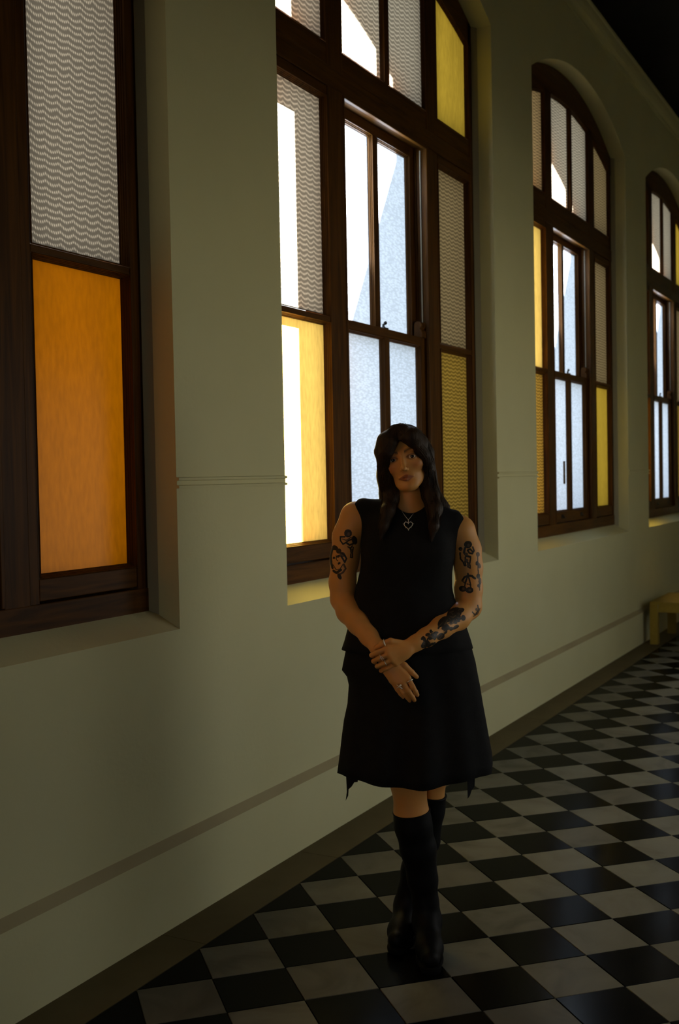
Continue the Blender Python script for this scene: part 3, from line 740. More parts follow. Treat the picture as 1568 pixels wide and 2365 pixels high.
hair.chain([(0.0310, 0.0500, 1.5903), (0.0383, 0.0600, 1.5205), (0.0624, 0.0600, 1.4572), (0.0977, 0.0450, 1.4277), (0.1195, 0.0400, 1.4191)], [.046, .042, .032, .016, .006], .03)
# fringe swept from the parting
hair.chain([H(-.003, -.064, .080), H(-.022, -.086, .054), H(-.042, -.086, .030), H(-.060, -.072, .004), H(-.067, -.056, -.030), H(-.066, -.048, -.065), H(-.062, -.038, -.095)], [.011, .014, .0165, .0165, .0155, .015, .014], .020)
hair.chain([H(-.062, -.068, .004), H(-.063, -.064, -.028), H(-.061, -.054, -.060), H(-.058, -.042, -.090)], [.012, .0125, .012, .012], .014)
hair.chain([H(-.012, -.048, .090), H(-.042, -.068, .064), H(-.066, -.055, .034)], [.016, .022, .021], .022)
hair.chain([H(.004, -.064, .080), H(.026, -.084, .058), H(.049, -.076, .030), H(.064, -.056, -.004), H(.068, -.045, -.04)], [.010, .0115, .0125, .0140, .015], .020)
hair.chain([H(.012, -.048, .090), H(.042, -.064, .064), H(.066, -.048, .034)], [.016, .020, .019], .022)
hair.cone(H(.0, -.085, .110), H(.0, .04, .121), .004, .003, .008, True)    # parting
hme, HV = hair.mesh('hair')
# strands over the mass
sb = MB(); hr = np.random.default_rng(3)
bvh_hair = None
from mathutils.bvhtree import BVHTree
bmh = bmesh.new(); bmh.from_mesh(hme); bvh = BVHTree.FromBMesh(bmh)
def snap(p, off):
    loc, nor, i_, d_ = bvh.find_nearest(Vector(p))
    if loc is None: return Vector(p)
    return loc+nor*off
def strand(path, jit, rad, n=14):
    P_ = [np.array(q) for q in path]; pts = []
    j = hr.normal(0, jit, 3)
    for i in range(n):
        t = i/(n-1)*(len(P_)-1); a = min(int(t), len(P_)-2); u = t-a
        p0, p1, p2, p3 = P_[max(a-1, 0)], P_[a], P_[a+1], P_[min(a+2, len(P_)-1)]
        q = .5*((2*p1)+(-p0+p2)*u+(2*p0-5*p1+4*p2-p3)*u*u+(-p0+3*p1-3*p2+p3)*u**3)
        w_ = .35+.65*i/(n-1)
        pts.append(snap(q+j*w_*1.3, hr.uniform(-.0008, .0018)+(.003*max(0, i/(n-1)-.8)*hr.uniform(0, 4))))
    # relax
    for _ in range(2): pts = [pts[0]]+[(pts[i-1]+pts[i]*2+pts[i+1])/4 for i in range(1, n-1)]+[pts[-1]]
    sb.tube(pts, [rad*(.5+.9*math.sin(math.pi*min(1, .15+.85*i/(n-1)))) for i in range(n)], 4, cap=False)
for side, lock in ((-1, lockL), (1, lockR)):
    for i in range(420):
        t = hr.uniform(0, 1)
        root = H(side*.004, -.070+.13*t, .092+.014*math.sin(math.pi*t)-.02*t*t)
        mid = H(side*(.040+.02*t), -.080+.13*t, .065)
        side_p = H(side*.075, -.040+.10*t, .010)
        tail = [np.array(q)+np.array((0, .05*t, 0)) for q in lock[2:]]
        strand([root, mid, side_p]+tail[:hr.integers(2, len(tail)+1)], .008, .0010)
fr = {-1: [H(-.003, -.068, .088), H(-.023, -.100, .054), H(-.044, -.100, .028), H(-.064, -.082, .000), H(-.074, -.056, -.04), H(-.076, -.045, -.08)],
      1: [H(.004, -.066, .088), H(.030, -.092, .060), H(.055, -.084, .026), H(.070, -.058, -.012), H(.072, -.045, -.06)]}
for side in (-1, 1):
    for i in range(150): strand(fr[side], .0065, .0009)
bmh.free()
hm2 = MB(); hair_o = obj('hair', hme, HAIR, person, fix=False); hair_o['label'] = 'long dark brown hair with a parted fringe'
so = obj('hair_strands', sb, HAIR, hair_o, smooth=True); so['kind'] = 'stuff'

# ---- dress
CLOTH = principled('black_cloth', (.0075, .0075, .0075), .9, .15, noise=(30, (.010, .010, .010), 4), bump=(220, .3, .002))
top = Field(axis((-.24, .22, .0042)), axis((-.19, .17, .0042)), axis((1.06, 1.48, .0042)))
top.cone((-0.1498, 0.0280, 1.4074), (0.1348, 0.0280, 1.3652), .0465, .0465, .02)
top.ell((-0.0100, 0.0120, 1.2976), (.152, .112, .15), .05)
top.ell((-0.0604, -0.0550, 1.2755), (.070, .060, .070), .05); top.ell((0.0477, -0.0550, 1.2657), (.070, .060, .070), .05)
top.ell((-0.0248, 0.0000, 1.1549), (.153, .112, .135), .05)
top.cone((-0.0007, 0.0000, 1.5213), (-0.0007, -0.0080, 1.4390), .052, .0515, .006, True)
top.cone((-0.0005, -0.0300, 1.4532), (-0.0005, -0.1000, 1.4506), .046, .046, .008, True)
# armholes
top.cone((-0.1963, 0.0300, 1.4554), (-0.1980, 0.0300, 1.3649), .026, .026, .006, True); top.cone((0.1851, 0.0300, 1.4072), (0.1811, 0.0300, 1.3241), .028, .026, .006, True)
tme, _ = top.mesh('dress_top')
dress_top = obj('dress_top', tme, CLOTH, person, fix=False); dress_top['label'] = 'black sleeveless high-necked top'

def loft(rows, n=96, fold=0., nf=13, seed=0, wob=.0):
    """rows: (z, x_left, x_right, y_front, y_back); returns an MB shell with a small inward return at the hem"""
    r_ = np.random.default_rng(seed); ph = r_.uniform(0, 6.28, 4); m_ = MB(); V = []
    for i, (z, xl, xr, yf, yb) in enumerate(rows):
        t = i/(len(rows)-1)
        for k in range(n):
            a = 2*math.pi*k/n; ca_, sa_ = math.cos(a), math.sin(a)
            s_ = 1+fold*t*(math.sin(nf*a+ph[0])+.6*math.sin((nf*.5+1.5)*a+ph[1])) * (.25+.75*abs(sa_))
            cx_, hx = (xl+xr)/2, (xr-xl)/2; cy_, hy = (yf+yb)/2, (yb-yf)/2
            V.append((cx_+hx*ca_*(1+(s_-1)*.15), cy_+hy*sa_*s_, z+wob*t*math.sin(3*a+ph[2])))
    F = [(i*n+k, i*n+(k+1)%n, (i+1)*n+(k+1)%n, (i+1)*n+k) for i in range(len(rows)-1) for k in range(n)]
    return m_.add(V, F)
def row(zl, l, r): return (zl, l, r)
peplum_px = [(1.2228, -0.1382, 0.0958, 0.0850), (1.1790, -0.1777, 0.1266, 0.1130), (1.1513, -0.1824, 0.1303, 0.1130), (1.1098, -0.1929, 0.1420, 0.1150), (1.0446, -0.2052, 0.1698, 0.1220), (0.9988, -0.2185, 0.1841, 0.1300), (0.9738, -0.2274, 0.1906, 0.1340)]
dp = obj('dress_peplum', loft([(z, a, b, -d, d*.9) for z, a, b, d in peplum_px], fold=.035, nf=9, seed=2), CLOTH, dress_top, smooth=True, fix=True)
sol = dp.modifiers.new('thickness', 'SOLIDIFY'); sol.thickness = .003
skirt_px = [(1.0682, -0.1992, 0.1646, 0.1100), (1.0126, -0.2072, 0.1748, 0.1180), (0.9709, -0.2135, 0.1878, 0.1240), (0.9292, -0.2226, 0.1981, 0.1280), (0.9069, -0.2272, 0.2019, 0.1290), (0.8845, -0.2110, 0.2057, 0.1280), (0.8579, -0.2059, 0.2108, 0.1300), (0.7979, -0.2112, 0.2195, 0.1380), (0.7462, -0.2233, 0.2283, 0.1460), (0.6917, -0.2313, 0.2371, 0.1560), (0.6413, -0.2378, 0.2460, 0.1640), (0.6076, -0.2427, 0.2482, 0.1680), (0.5754, -0.2475, 0.2450, 0.1720)]
rows = [(z, a, b, -d, d*.85) for z, a, b, d in skirt_px]
sk = obj('skirt', loft(rows, n=120, fold=.075, nf=11, seed=5, wob=.010), CLOTH, person, smooth=True); sk['label'] = 'black flared knee-length skirt with pointed hem tails'
sol = sk.modifiers.new('thickness', 'SOLIDIFY'); sol.thickness = .003
def tail(pts, th=.004):
    """a hanging pointed flap; pts = closed outline"""
    m_ = MB(); n = len(pts); V = [tuple(p) for p in pts]+[(p[0], p[1]+th, p[2]) for p in pts]
    return m_.add(V, [tuple(range(n)), tuple(range(2*n-1, n-1, -1))]+[(i, (i+1)%n, n+(i+1)%n, n+i) for i in range(n)])
obj('hem_tail', tail([(-0.2211, -0.0600, 0.6064), (-0.1725, -0.1000, 0.6168), (-0.1791, -0.0950, 0.5691), (-0.1902, -0.0900, 0.5663), (-0.1992, -0.0800, 0.5499), (-0.2092, -0.0750, 0.5403), (-0.2112, -0.0700, 0.5182), (-0.2201, -0.0650, 0.5002), (-0.2153, -0.0660, 0.5308), (-0.2172, -0.0640, 0.5827)]), CLOTH, sk)
obj('hem_tail', tail([(0.1397, -0.1000, 0.6213), (0.1900, -0.0600, 0.6163), (0.1880, -0.0620, 0.5812), (0.1857, -0.0700, 0.5479), (0.1758, -0.0760, 0.5359), (0.1699, -0.0800, 0.5207), (0.1628, -0.0850, 0.5126), (0.1623, -0.0880, 0.5747)]), CLOTH, sk)

# ---- boots
def torus(c, nrm, R_, r_, n=28):
    nrm = Vector(nrm).normalized(); u = nrm.orthogonal().normalized(); w_ = nrm.cross(u); c = Vector(c)
    m_ = MB(); V = []; nn = 8
    for i in range(n):
        a = 2*math.pi*i/n; d = u*math.cos(a)+w_*math.sin(a)
        for j in range(nn):
            b = 2*math.pi*j/nn; V.append(c+d*(R_+r_*math.cos(b))+nrm*r_*math.sin(b))
    F = [(i*nn+j, ((i+1)%n)*nn+j, ((i+1)%n)*nn+(j+1)%nn, i*nn+(j+1)%nn) for i in range(n) for j in range(nn)]
    return m_.add(V, F)
LEATHER = principled('black_leather', (.004, .004, .004), .55, .12, bump=(40, .25, .004))
SOLE = principled('black_rubber', (.003, .003, .003), .8, .1)
def boot(shaft, rs, heel, ball, toe, name='boot'):
    P_ = np.array(shaft+[heel, ball, toe]); lo = P_.min(0)-.09; hi = P_.max(0)+.09; lo[2] = .0; 
    F_ = Field(axis((lo[0], hi[0], .004)), axis((lo[1], hi[1], .004)), axis((-.012, hi[2], .004)))
    F_.chain(shaft, rs, .015)
    an = np.array(shaft[-1]); F_.cone(an, heel, rs[-1], .036, .02); F_.cone(heel, ball, .036, .036, .02); F_.cone(ball, toe, .037, .028, .02); F_.cone(an, ball, rs[-1]*.95, .033, .03)
    # flat underside, open flat top of the shaft
    zb = F_.ax[2][None, None, :]; F_.f = np.maximum(F_.f, (.020-zb))
    t0, t1 = np.array(shaft[0]), np.array(shaft[1]); d = (t1-t0)/np.linalg.norm(t1-t0)
    X, Y, Z = np.meshgrid(*F_.ax, indexing='ij', sparse=True)
    F_.f = np.maximum(F_.f, -((X-t0[0])*d[0]+(Y-t0[1])*d[1]+(Z-t0[2])*d[2])).astype(np.float32)
    me, _ = F_.mesh(name); o = obj(name, me, LEATHER, person, fix=False)
    tr_ = torus(t0+d*.002, d, rs[0]-.0012, .0030, 40); obj('boot_cuff', tr_, LEATHER, o, smooth=True)
    # sole and heel block
    S_ = Field(axis((lo[0], hi[0], .004)), axis((lo[1], hi[1], .004)), axis((-.012, .05, .003)))
    z2 = lambda q, z: (q[0], q[1], z)
    S_.cone(z2(heel, .014), z2(ball, .014), .039, .041, .01); S_.cone(z2(ball, .014), z2(toe, .014), .041, .032, .01)
    zs = S_.ax[2][None, None, :]; S_.f = np.maximum(np.maximum(S_.f, -zs), zs-.022).astype(np.float32)
    sm, _ = S_.mesh('sole'); obj('sole', sm, SOLE, o, fix=False)
    return o
b1 = boot([(-0.0132, -0.0450, 0.4638), (-0.0085, -0.0400, 0.4166), (0.0067, -0.0250, 0.3353), (0.0189, -0.0100, 0.2322), (0.0274, -0.0050, 0.1532), (0.0305, -0.0100, 0.0990)], [.0590, .0585, .0560, .0470, .0400, .0400],
     (0.0298, 0.0200, 0.0520), (0.0361, -0.1000, 0.0450), (0.0389, -0.1650, 0.0400)); b1['label'] = 'tall black leather boot, front foot'
b2 = boot([(0.0519, 0.0450, 0.4934), (0.0427, 0.0550, 0.4366), (0.0243, 0.0750, 0.3305), (-0.0028, 0.0950, 0.2230), (-0.0241, 0.1100, 0.1422), (-0.0320, 0.1080, 0.0994)], [.0500, .0500, .0520, .0470, .0390, .0385],
     (-0.0325, 0.1200, 0.0520), (-0.0546, 0.0300, 0.0450), (-0.0667, -0.0200, 0.0400)); b2['label'] = 'tall black leather boot, rear foot crossed behind'

# ---- jewellery
SILVER = principled('silver', (.95, .92, .82), .32, .5, .9)
def ring(a, b, t, R_, lab, r_=.0014, extra=None):
    a, b = np.array(a), np.array(b); c = a+(b-a)*t
    m_ = torus(c, b-a, R_, r_)
    if extra: extra(m_, c)
    o = obj('finger_ring', m_, SILVER, person, smooth=True); o['label'] = lab
ring(mcL[0], (-0.0023, -0.1840, 0.8842), .35, .0102, 'silver ring on the index finger of the hanging hand', .0018)
def cross(m_, c):
    m_.tube([c+np.array((-.008, -.0115, .006)), c+np.array((.009, -.0115, -.006))], .0016, 6); m_.tube([c+np.array((.005, -.012, .007)), c+np.array((-.002, -.012, -.002))], [.003, .0015], 6)
ring(mcL[2], (-0.0301, -0.1830, 0.8671), .35, .0100, 'silver cross ring on the hanging hand', .0012, cross)
ring(mcR[1], (-0.0995, -0.2160, 0.9773), .85, .0100, 'silver ring on the middle finger of the upper hand', .0012, lambda m_, c: m_.tube([c+np.array((-.004, -.0102, -.006)), c+np.array((.0, -.0106, .006)), c+np.array((.008, -.0106, -.004))], .0011, 6))
ring(mcR[2], (-0.0894, -0.2130, 0.9610), .75, .0098, 'thin silver ring on the ring finger of the upper hand', .0011)
ring((-0.0663, -0.2080, 1.0268), (-0.0899, -0.2060, 1.0201), .75, .0106, 'wide silver thumb ring', .0022)
bmt = bmesh.new(); bmt.from_mesh(tme); bvt = BVHTree.FromBMesh(bmt)
def on_top(p, off=.003):
    hit = bvt.ray_cast(Vector((p[0], -.6, p[2])), Vector((0, 1, 0)))
    return Vector((p[0], (hit[0].y if hit[0] else -.09)-off, p[2]))
ck = MB(); ch = []
A_, B_, C_ = np.array((-0.0361, -0.0500, 1.4298)), np.array((-0.0070, -0.0900, 1.3861)), np.array((0.0276, -0.0500, 1.4341))
def arcp(a, b, n=10, sag=.003): return [on_top(a+(b-a)*t+np.array((0, 0, -sag*math.sin(math.pi*t)))) for t in np.linspace(0, 1, n)]
ck.tube(arcp(A_, B_), .0007, 5); ck.tube(arcp(B_, C_), .0007, 5)
neck = obj('necklace', ck, SILVER, person, smooth=True); neck['label'] = 'fine chain with a thorned heart pendant'
hm = MB(); hc0 = np.array((-0.0073, -0.0900, 1.3700)); pts = []
for i in range(41):
    t = 2*math.pi*i/40; X_ = 16*math.sin(t)**3; Z_ = 13*math.cos(t)-5*math.cos(2*t)-2*math.cos(3*t)-math.cos(4*t)
    pts.append(on_top(hc0+np.array((X_*.00082, 0, Z_*.00082)), .004))
hm.tube(pts, .0012, 6)
cen = sum(pts[:-1], Vector())/40
for i in range(2, 40, 4):
    d = (pts[i]-cen).normalized(); hm.tube([pts[i], pts[i]+Vector((d.x, 0, d.z))*.0045], [.0011, .0003], 5)
hm.tube([on_top(B_, .004), on_top(B_+np.array((0, 0, -.006)), .004)], .0010, 6)
obj('pendant', hm, SILVER, neck, smooth=True)

# ---- tattoos: ink patches that follow the arm
bmb = bmesh.new(); bmb.from_mesh(bme); bvb = BVHTree.FromBMesh(bmb)
INK = principled('tattoo_ink', (.022, .018, .012), .5, .3); INK2 = principled('tattoo_shading', (.10, .060, .032), .5, .3)
def tattoo(strokes, name_label, h=.0010):
    """strokes: ('l', pts, width, ink) polyline, ('e', cx, cz, rx, rz, ang, ink) filled ellipse; ink 1 dark, 2 shading, 0 erase"""
    allp = []
    for s in strokes:
        if s[0] == 'l': allp += [(p[0]-s[2], p[2]-s[2]) for p in s[1]]+[(p[0]+s[2], p[2]+s[2]) for p in s[1]]
        else: 
            R_ = max(s[2], s[3]); allp += [(s[1][0]-R_, s[1][2]-R_), (s[1][0]+R_, s[1][2]+R_)]
    A = np.array(allp); x0, z0 = A.min(0)-h; x1, z1 = A.max(0)+h
    gx = np.arange(x0, x1, h); gz = np.arange(z0, z1, h); X, Z = np.meshgrid(gx+h/2, gz+h/2, indexing='ij'); mk = np.zeros(X.shape, int)
    for s in strokes:
        if s[0] == 'l':
            P_ = [np.array((p[0], p[2])) for p in s[1]]; dmin = np.full(X.shape, 9.)
            for a, b in zip(P_[:-1], P_[1:]):
                ba = b-a; t = np.clip(((X-a[0])*ba[0]+(Z-a[1])*ba[1])/max(ba@ba, 1e-9), 0, 1)
                dmin = np.minimum(dmin, np.hypot(X-a[0]-t*ba[0], Z-a[1]-t*ba[1]))
            mk[dmin < s[2]] = s[3]
        else:
            c, rx, rz, an, ink = s[1:]; ca_, sa_ = math.cos(an), math.sin(an); dx, dz = X-c[0], Z-c[2]
            mk[((dx*ca_+dz*sa_)/rx)**2+((-dx*sa_+dz*ca_)/rz)**2 < 1] = ink
    m_ = MB(); cache = {}
    def vert(i, j):
        if (i, j) not in cache:
            hit = bvb.ray_cast(Vector((x0+i*h, -.6, z0+j*h)), Vector((0, 1, 0)))
            if hit[0] is None or hit[1].y > -.12: cache[(i, j)] = None
            else:
                m_.v.append(tuple(hit[0]+hit[1]*.0005)); cache[(i, j)] = len(m_.v)-1
        return cache[(i, j)]
    for i, j in np.argwhere(mk > 0):
        q = [vert(i, j), vert(i+1, j), vert(i+1, j+1), vert(i, j+1)]
        if None in q: continue
        ys = [m_.v[a][1] for a in q]
        if max(ys)-min(ys) > .012: continue
        m_.f.append(tuple(q)); m_.m.append(int(mk[i, j])-1)
    if m_.f:
        o = obj('tattoo', m_, [INK, INK2], body_o, smooth=True, fix=False); o['label'] = name_label
# small winged cherub on her right upper arm
tattoo([('e', (-0.1989, 0.0000, 1.3442), .0125, .0125, 0, 1), ('e', (-0.1968, 0.0000, 1.3414), .0045, .006, 0, 2),
        ('l', [(-0.2095, 0.0000, 1.3333), (-0.2233, 0.0000, 1.3335), (-0.2235, 0.0000, 1.3210), (-0.2154, 0.0000, 1.3098), (-0.2056, 0.0000, 1.3152), (-0.1972, 0.0000, 1.3220), (-0.1847, 0.0000, 1.3259)], .0024, 1),
        ('l', [(-0.2165, 0.0000, 1.3264), (-0.2055, 0.0000, 1.3221), (-0.1887, 0.0000, 1.3315)], .0016, 2), ('l', [(-0.2056, 0.0000, 1.3152), (-0.1947, 0.0000, 1.3067), (-0.1808, 0.0000, 1.3120)], .0028, 1),
        ('e', (-0.1792, 0.0000, 1.3217), .0085, .014, .2, 1), ('l', [(-0.2004, 0.0000, 1.3013), (-0.1922, 0.0000, 1.2956), (-0.1865, 0.0000, 1.3038)], .0020, 1),
        ('l', [(-0.1935, 0.0000, 1.2984), (-0.1910, 0.0000, 1.2817), (-0.1927, 0.0000, 1.2679), (-0.1872, 0.0000, 1.2665), (-0.1869, 0.0000, 1.2803), (-0.1838, 0.0000, 1.2983)], .0019, 1), ('e', (-0.1895, 0.0000, 1.2873), .003, .008, 0, 2)], 'cherub tattoo')
# woman's face with flowers in her hair, lower on the same arm
tattoo([('l', [(-0.2433, 0.0000, 1.3019), (-0.2518, 0.0000, 1.2910), (-0.2571, 0.0000, 1.2702), (-0.2554, 0.0000, 1.2494), (-0.2515, 0.0000, 1.2341)], .0042, 1),
        ('e', (-0.2420, 0.0000, 1.2977), .0105, .0075, -.3, 1), ('e', (-0.2297, 0.0000, 1.2879), .0085, .0085, 0, 1), ('e', (-0.2188, 0.0000, 1.2766), .0090, .0085, 0, 2), ('l', [(-0.2242, 0.0000, 1.2836), (-0.2119, 0.0000, 1.2765), (-0.2052, 0.0000, 1.2639), (-0.2110, 0.0000, 1.2529), (-0.2163, 0.0000, 1.2627), (-0.2217, 0.0000, 1.2711)], .0028, 1),
        ('e', (-0.2314, 0.0000, 1.2713), .0060, .0040, .3, 1), ('e', (-0.2454, 0.0000, 1.2659), .0045, .0035, .3, 1), ('l', [(-0.2383, 0.0000, 1.2741), (-0.2372, 0.0000, 1.2602), (-0.2331, 0.0000, 1.2574)], .0014, 1),
        ('e', (-0.2291, 0.0000, 1.2490), .0050, .0034, .5, 1), ('l', [(-0.2486, 0.0000, 1.2438), (-0.2392, 0.0000, 1.2284), (-0.2266, 0.0000, 1.2310), (-0.2166, 0.0000, 1.2461)], .0016, 2),
        ('l', [(-0.2476, 0.0000, 1.2243), (-0.2380, 0.0000, 1.2186), (-0.2239, 0.0000, 1.2282)], .0040, 1), ('l', [(-0.2139, 0.0000, 1.2461), (-0.2086, 0.0000, 1.2321), (-0.2171, 0.0000, 1.2198), (-0.2255, 0.0000, 1.2157)], .0030, 2), ('e', (-0.2285, 0.0000, 1.2074), .0060, .0105, .45, 1)], 'portrait tattoo with flowers')
# cherub on her left upper arm
tattoo([('e', (0.1792, 0.0000, 1.3024), .0125, .0118, 0, 1), ('e', (0.1806, 0.0000, 1.2997), .0040, .005, 0, 2), ('e', (0.1558, 0.0000, 1.2890), .0060, .0060, 0, 1), ('e', (0.1572, 0.0000, 1.2876), .0024, .0024, 0, 2),
        ('l', [(0.1941, 0.0000, 1.2940), (0.1981, 0.0000, 1.2829), (0.1925, 0.0000, 1.2733), (0.1829, 0.0000, 1.2762), (0.1776, 0.0000, 1.2846), (0.1859, 0.0000, 1.2886), (0.1939, 0.0000, 1.2788)], .0026, 1),
        ('l', [(0.1695, 0.0000, 1.2916), (0.1666, 0.0000, 1.2779), (0.1732, 0.0000, 1.2668), (0.1855, 0.0000, 1.2638)], .0034, 1), ('e', (0.1733, 0.0000, 1.2723), .0060, .0050, 0, 2),
        ('l', [(0.1542, 0.0000, 1.2767), (0.1553, 0.0000, 1.2574), (0.1634, 0.0000, 1.2476), (0.1673, 0.0000, 1.2365), (0.1714, 0.0000, 1.2365), (0.1689, 0.0000, 1.2489)], .0024, 1),
        ('l', [(0.1704, 0.0000, 1.2627), (0.1702, 0.0000, 1.2489), (0.1784, 0.0000, 1.2460), (0.1782, 0.0000, 1.2323), (0.1849, 0.0000, 1.2280), (0.1838, 0.0000, 1.2432), (0.1868, 0.0000, 1.2597)], .0022, 1), ('e', (0.1744, 0.0000, 1.2530), .0050, .0050, 0, 2)], 'cherub tattoo on the other arm')
# pair of cherries
tattoo([('e', (0.1778, 0.0000, 1.2089), .0030, .0050, 0, 1), ('l', [(0.1778, 0.0000, 1.2047), (0.1667, 0.0000, 1.1994), (0.1597, 0.0000, 1.1884)], .0030, 1), ('l', [(0.1791, 0.0000, 1.2047), (0.1900, 0.0000, 1.2032), (0.1995, 0.0000, 1.1948)], .0036, 1), ('l', [(0.1597, 0.0000, 1.1884), (0.1665, 0.0000, 1.1814), (0.1735, 0.0000, 1.1951)], .0020, 2),
        ('l', [(0.1763, 0.0000, 1.2020), (0.1692, 0.0000, 1.1814), (0.1663, 0.0000, 1.1704)], .0022, 1), ('l', [(0.1791, 0.0000, 1.2019), (0.1842, 0.0000, 1.1812), (0.1854, 0.0000, 1.1674)], .0024, 1), ('l', [(0.1732, 0.0000, 1.1786), (0.1828, 0.0000, 1.1771)], .0014, 1),
        ('e', (0.1607, 0.0000, 1.1636), .0115, .0095, 0, 1), ('e', (0.1621, 0.0000, 1.1636), .0042, .0040, 0, 2), ('e', (0.1812, 0.0000, 1.1592), .0125, .0095, 0, 1), ('e', (0.1825, 0.0000, 1.1592), .0048, .0036, 0, 2)], 'cherries tattoo')
# trailing leaves on the outside of her left arm
tattoo([('e', (0.2102, 0.0000, 1.2703), .0060, .0080, .2, 2), ('e', (0.2070, 0.0000, 1.2429), .0050, .0070, -.2, 1), ('e', (0.2137, 0.0000, 1.2345), .0050, .0090, .3, 2), ('e', (0.2105, 0.0000, 1.2015), .0060, .0080, 0, 1), ('e', (0.2157, 0.0000, 1.1849), .0050, .0110, 0, 2), ('e', (0.2114, 0.0000, 1.1712), .0050, .0060, .4, 1), ('l', [(0.2101, 0.0000, 1.2635), (0.2095, 0.0000, 1.2291), (0.2130, 0.0000, 1.1877), (0.2139, 0.0000, 1.1574)], .0016, 1),
        ('l', [(0.1883, 0.0000, 1.0915), (0.1977, 0.0000, 1.0804), (0.2089, 0.0000, 1.0968), (0.2064, 0.0000, 1.1106)], .0020, 1), ('l', [(0.1922, 0.0000, 1.0777), (0.2060, 0.0000, 1.0830), (0.2131, 0.0000, 1.0995)], .0018, 2), ('e', (0.2021, 0.0000, 1.0983), .0035, .0050, .3, 2)], 'trailing leaf tattoo')
# large rose spray along her left forearm
_rose = [('e', (0.1294, 0.0000, 1.0908), .0260, .0165, .45, 1), ('e', (0.1515, 0.0000, 1.1002), .0110, .0065, .3, 1), ('e', (0.1580, 0.0000, 1.0781), .0075, .0090, .2, 1), ('e', (0.0935, 0.0000, 1.0732), .0190, .0110, .65, 1), ('e', (0.1014, 0.0000, 1.0566), .0110, .0110, 0, 1),
         ('e', (0.1343, 0.0000, 1.0534), .0100, .0060, .3, 1), ('e', (0.1178, 0.0000, 1.0509), .0060, .0060, 0, 1), ('e', (0.0859, 0.0000, 1.0304), .0125, .0105, .5, 1), ('e', (0.0655, 0.0000, 1.0417), .0090, .0050, .6, 1), ('e', (0.0375, 0.0000, 1.0129), .0150, .0100, .75, 1), ('l', [(0.0515, 0.0000, 1.0266), (0.0572, 0.0000, 1.0418), (0.0738, 0.0000, 1.0458)], .0024, 1),
         ('e', (0.0438, 0.0000, 0.9796), .0200, .0060, .38, 1), ('e', (0.0716, 0.0000, 0.9932), .0150, .0045, .45, 1), ('e', (0.1145, 0.0000, 1.0135), .0130, .0045, .4, 1), ('e', (0.1449, 0.0000, 1.0298), .0090, .0030, .8, 2),
         ('l', [(0.1129, 0.0000, 1.0869), (0.1266, 0.0000, 1.0826), (0.1404, 0.0000, 1.0907)], .0014, 2), ('l', [(0.0988, 0.0000, 1.0649), (0.1073, 0.0000, 1.0786)], .0016, 2), ('l', [(0.1484, 0.0000, 1.0782), (0.1430, 0.0000, 1.0838)], .0022, 2), ('l', [(0.0319, 0.0000, 1.0074), (0.0403, 0.0000, 1.0171)], .0016, 2), ('l', [(0.0817, 0.0000, 1.0236), (0.0901, 0.0000, 1.0345)], .0014, 2), ('l', [(0.1158, 0.0000, 1.0951), (0.1351, 0.0000, 1.1018)], .0012, 2), ('e', (0.1208, 0.0000, 1.0660), .0040, .0030, 0, 2)]
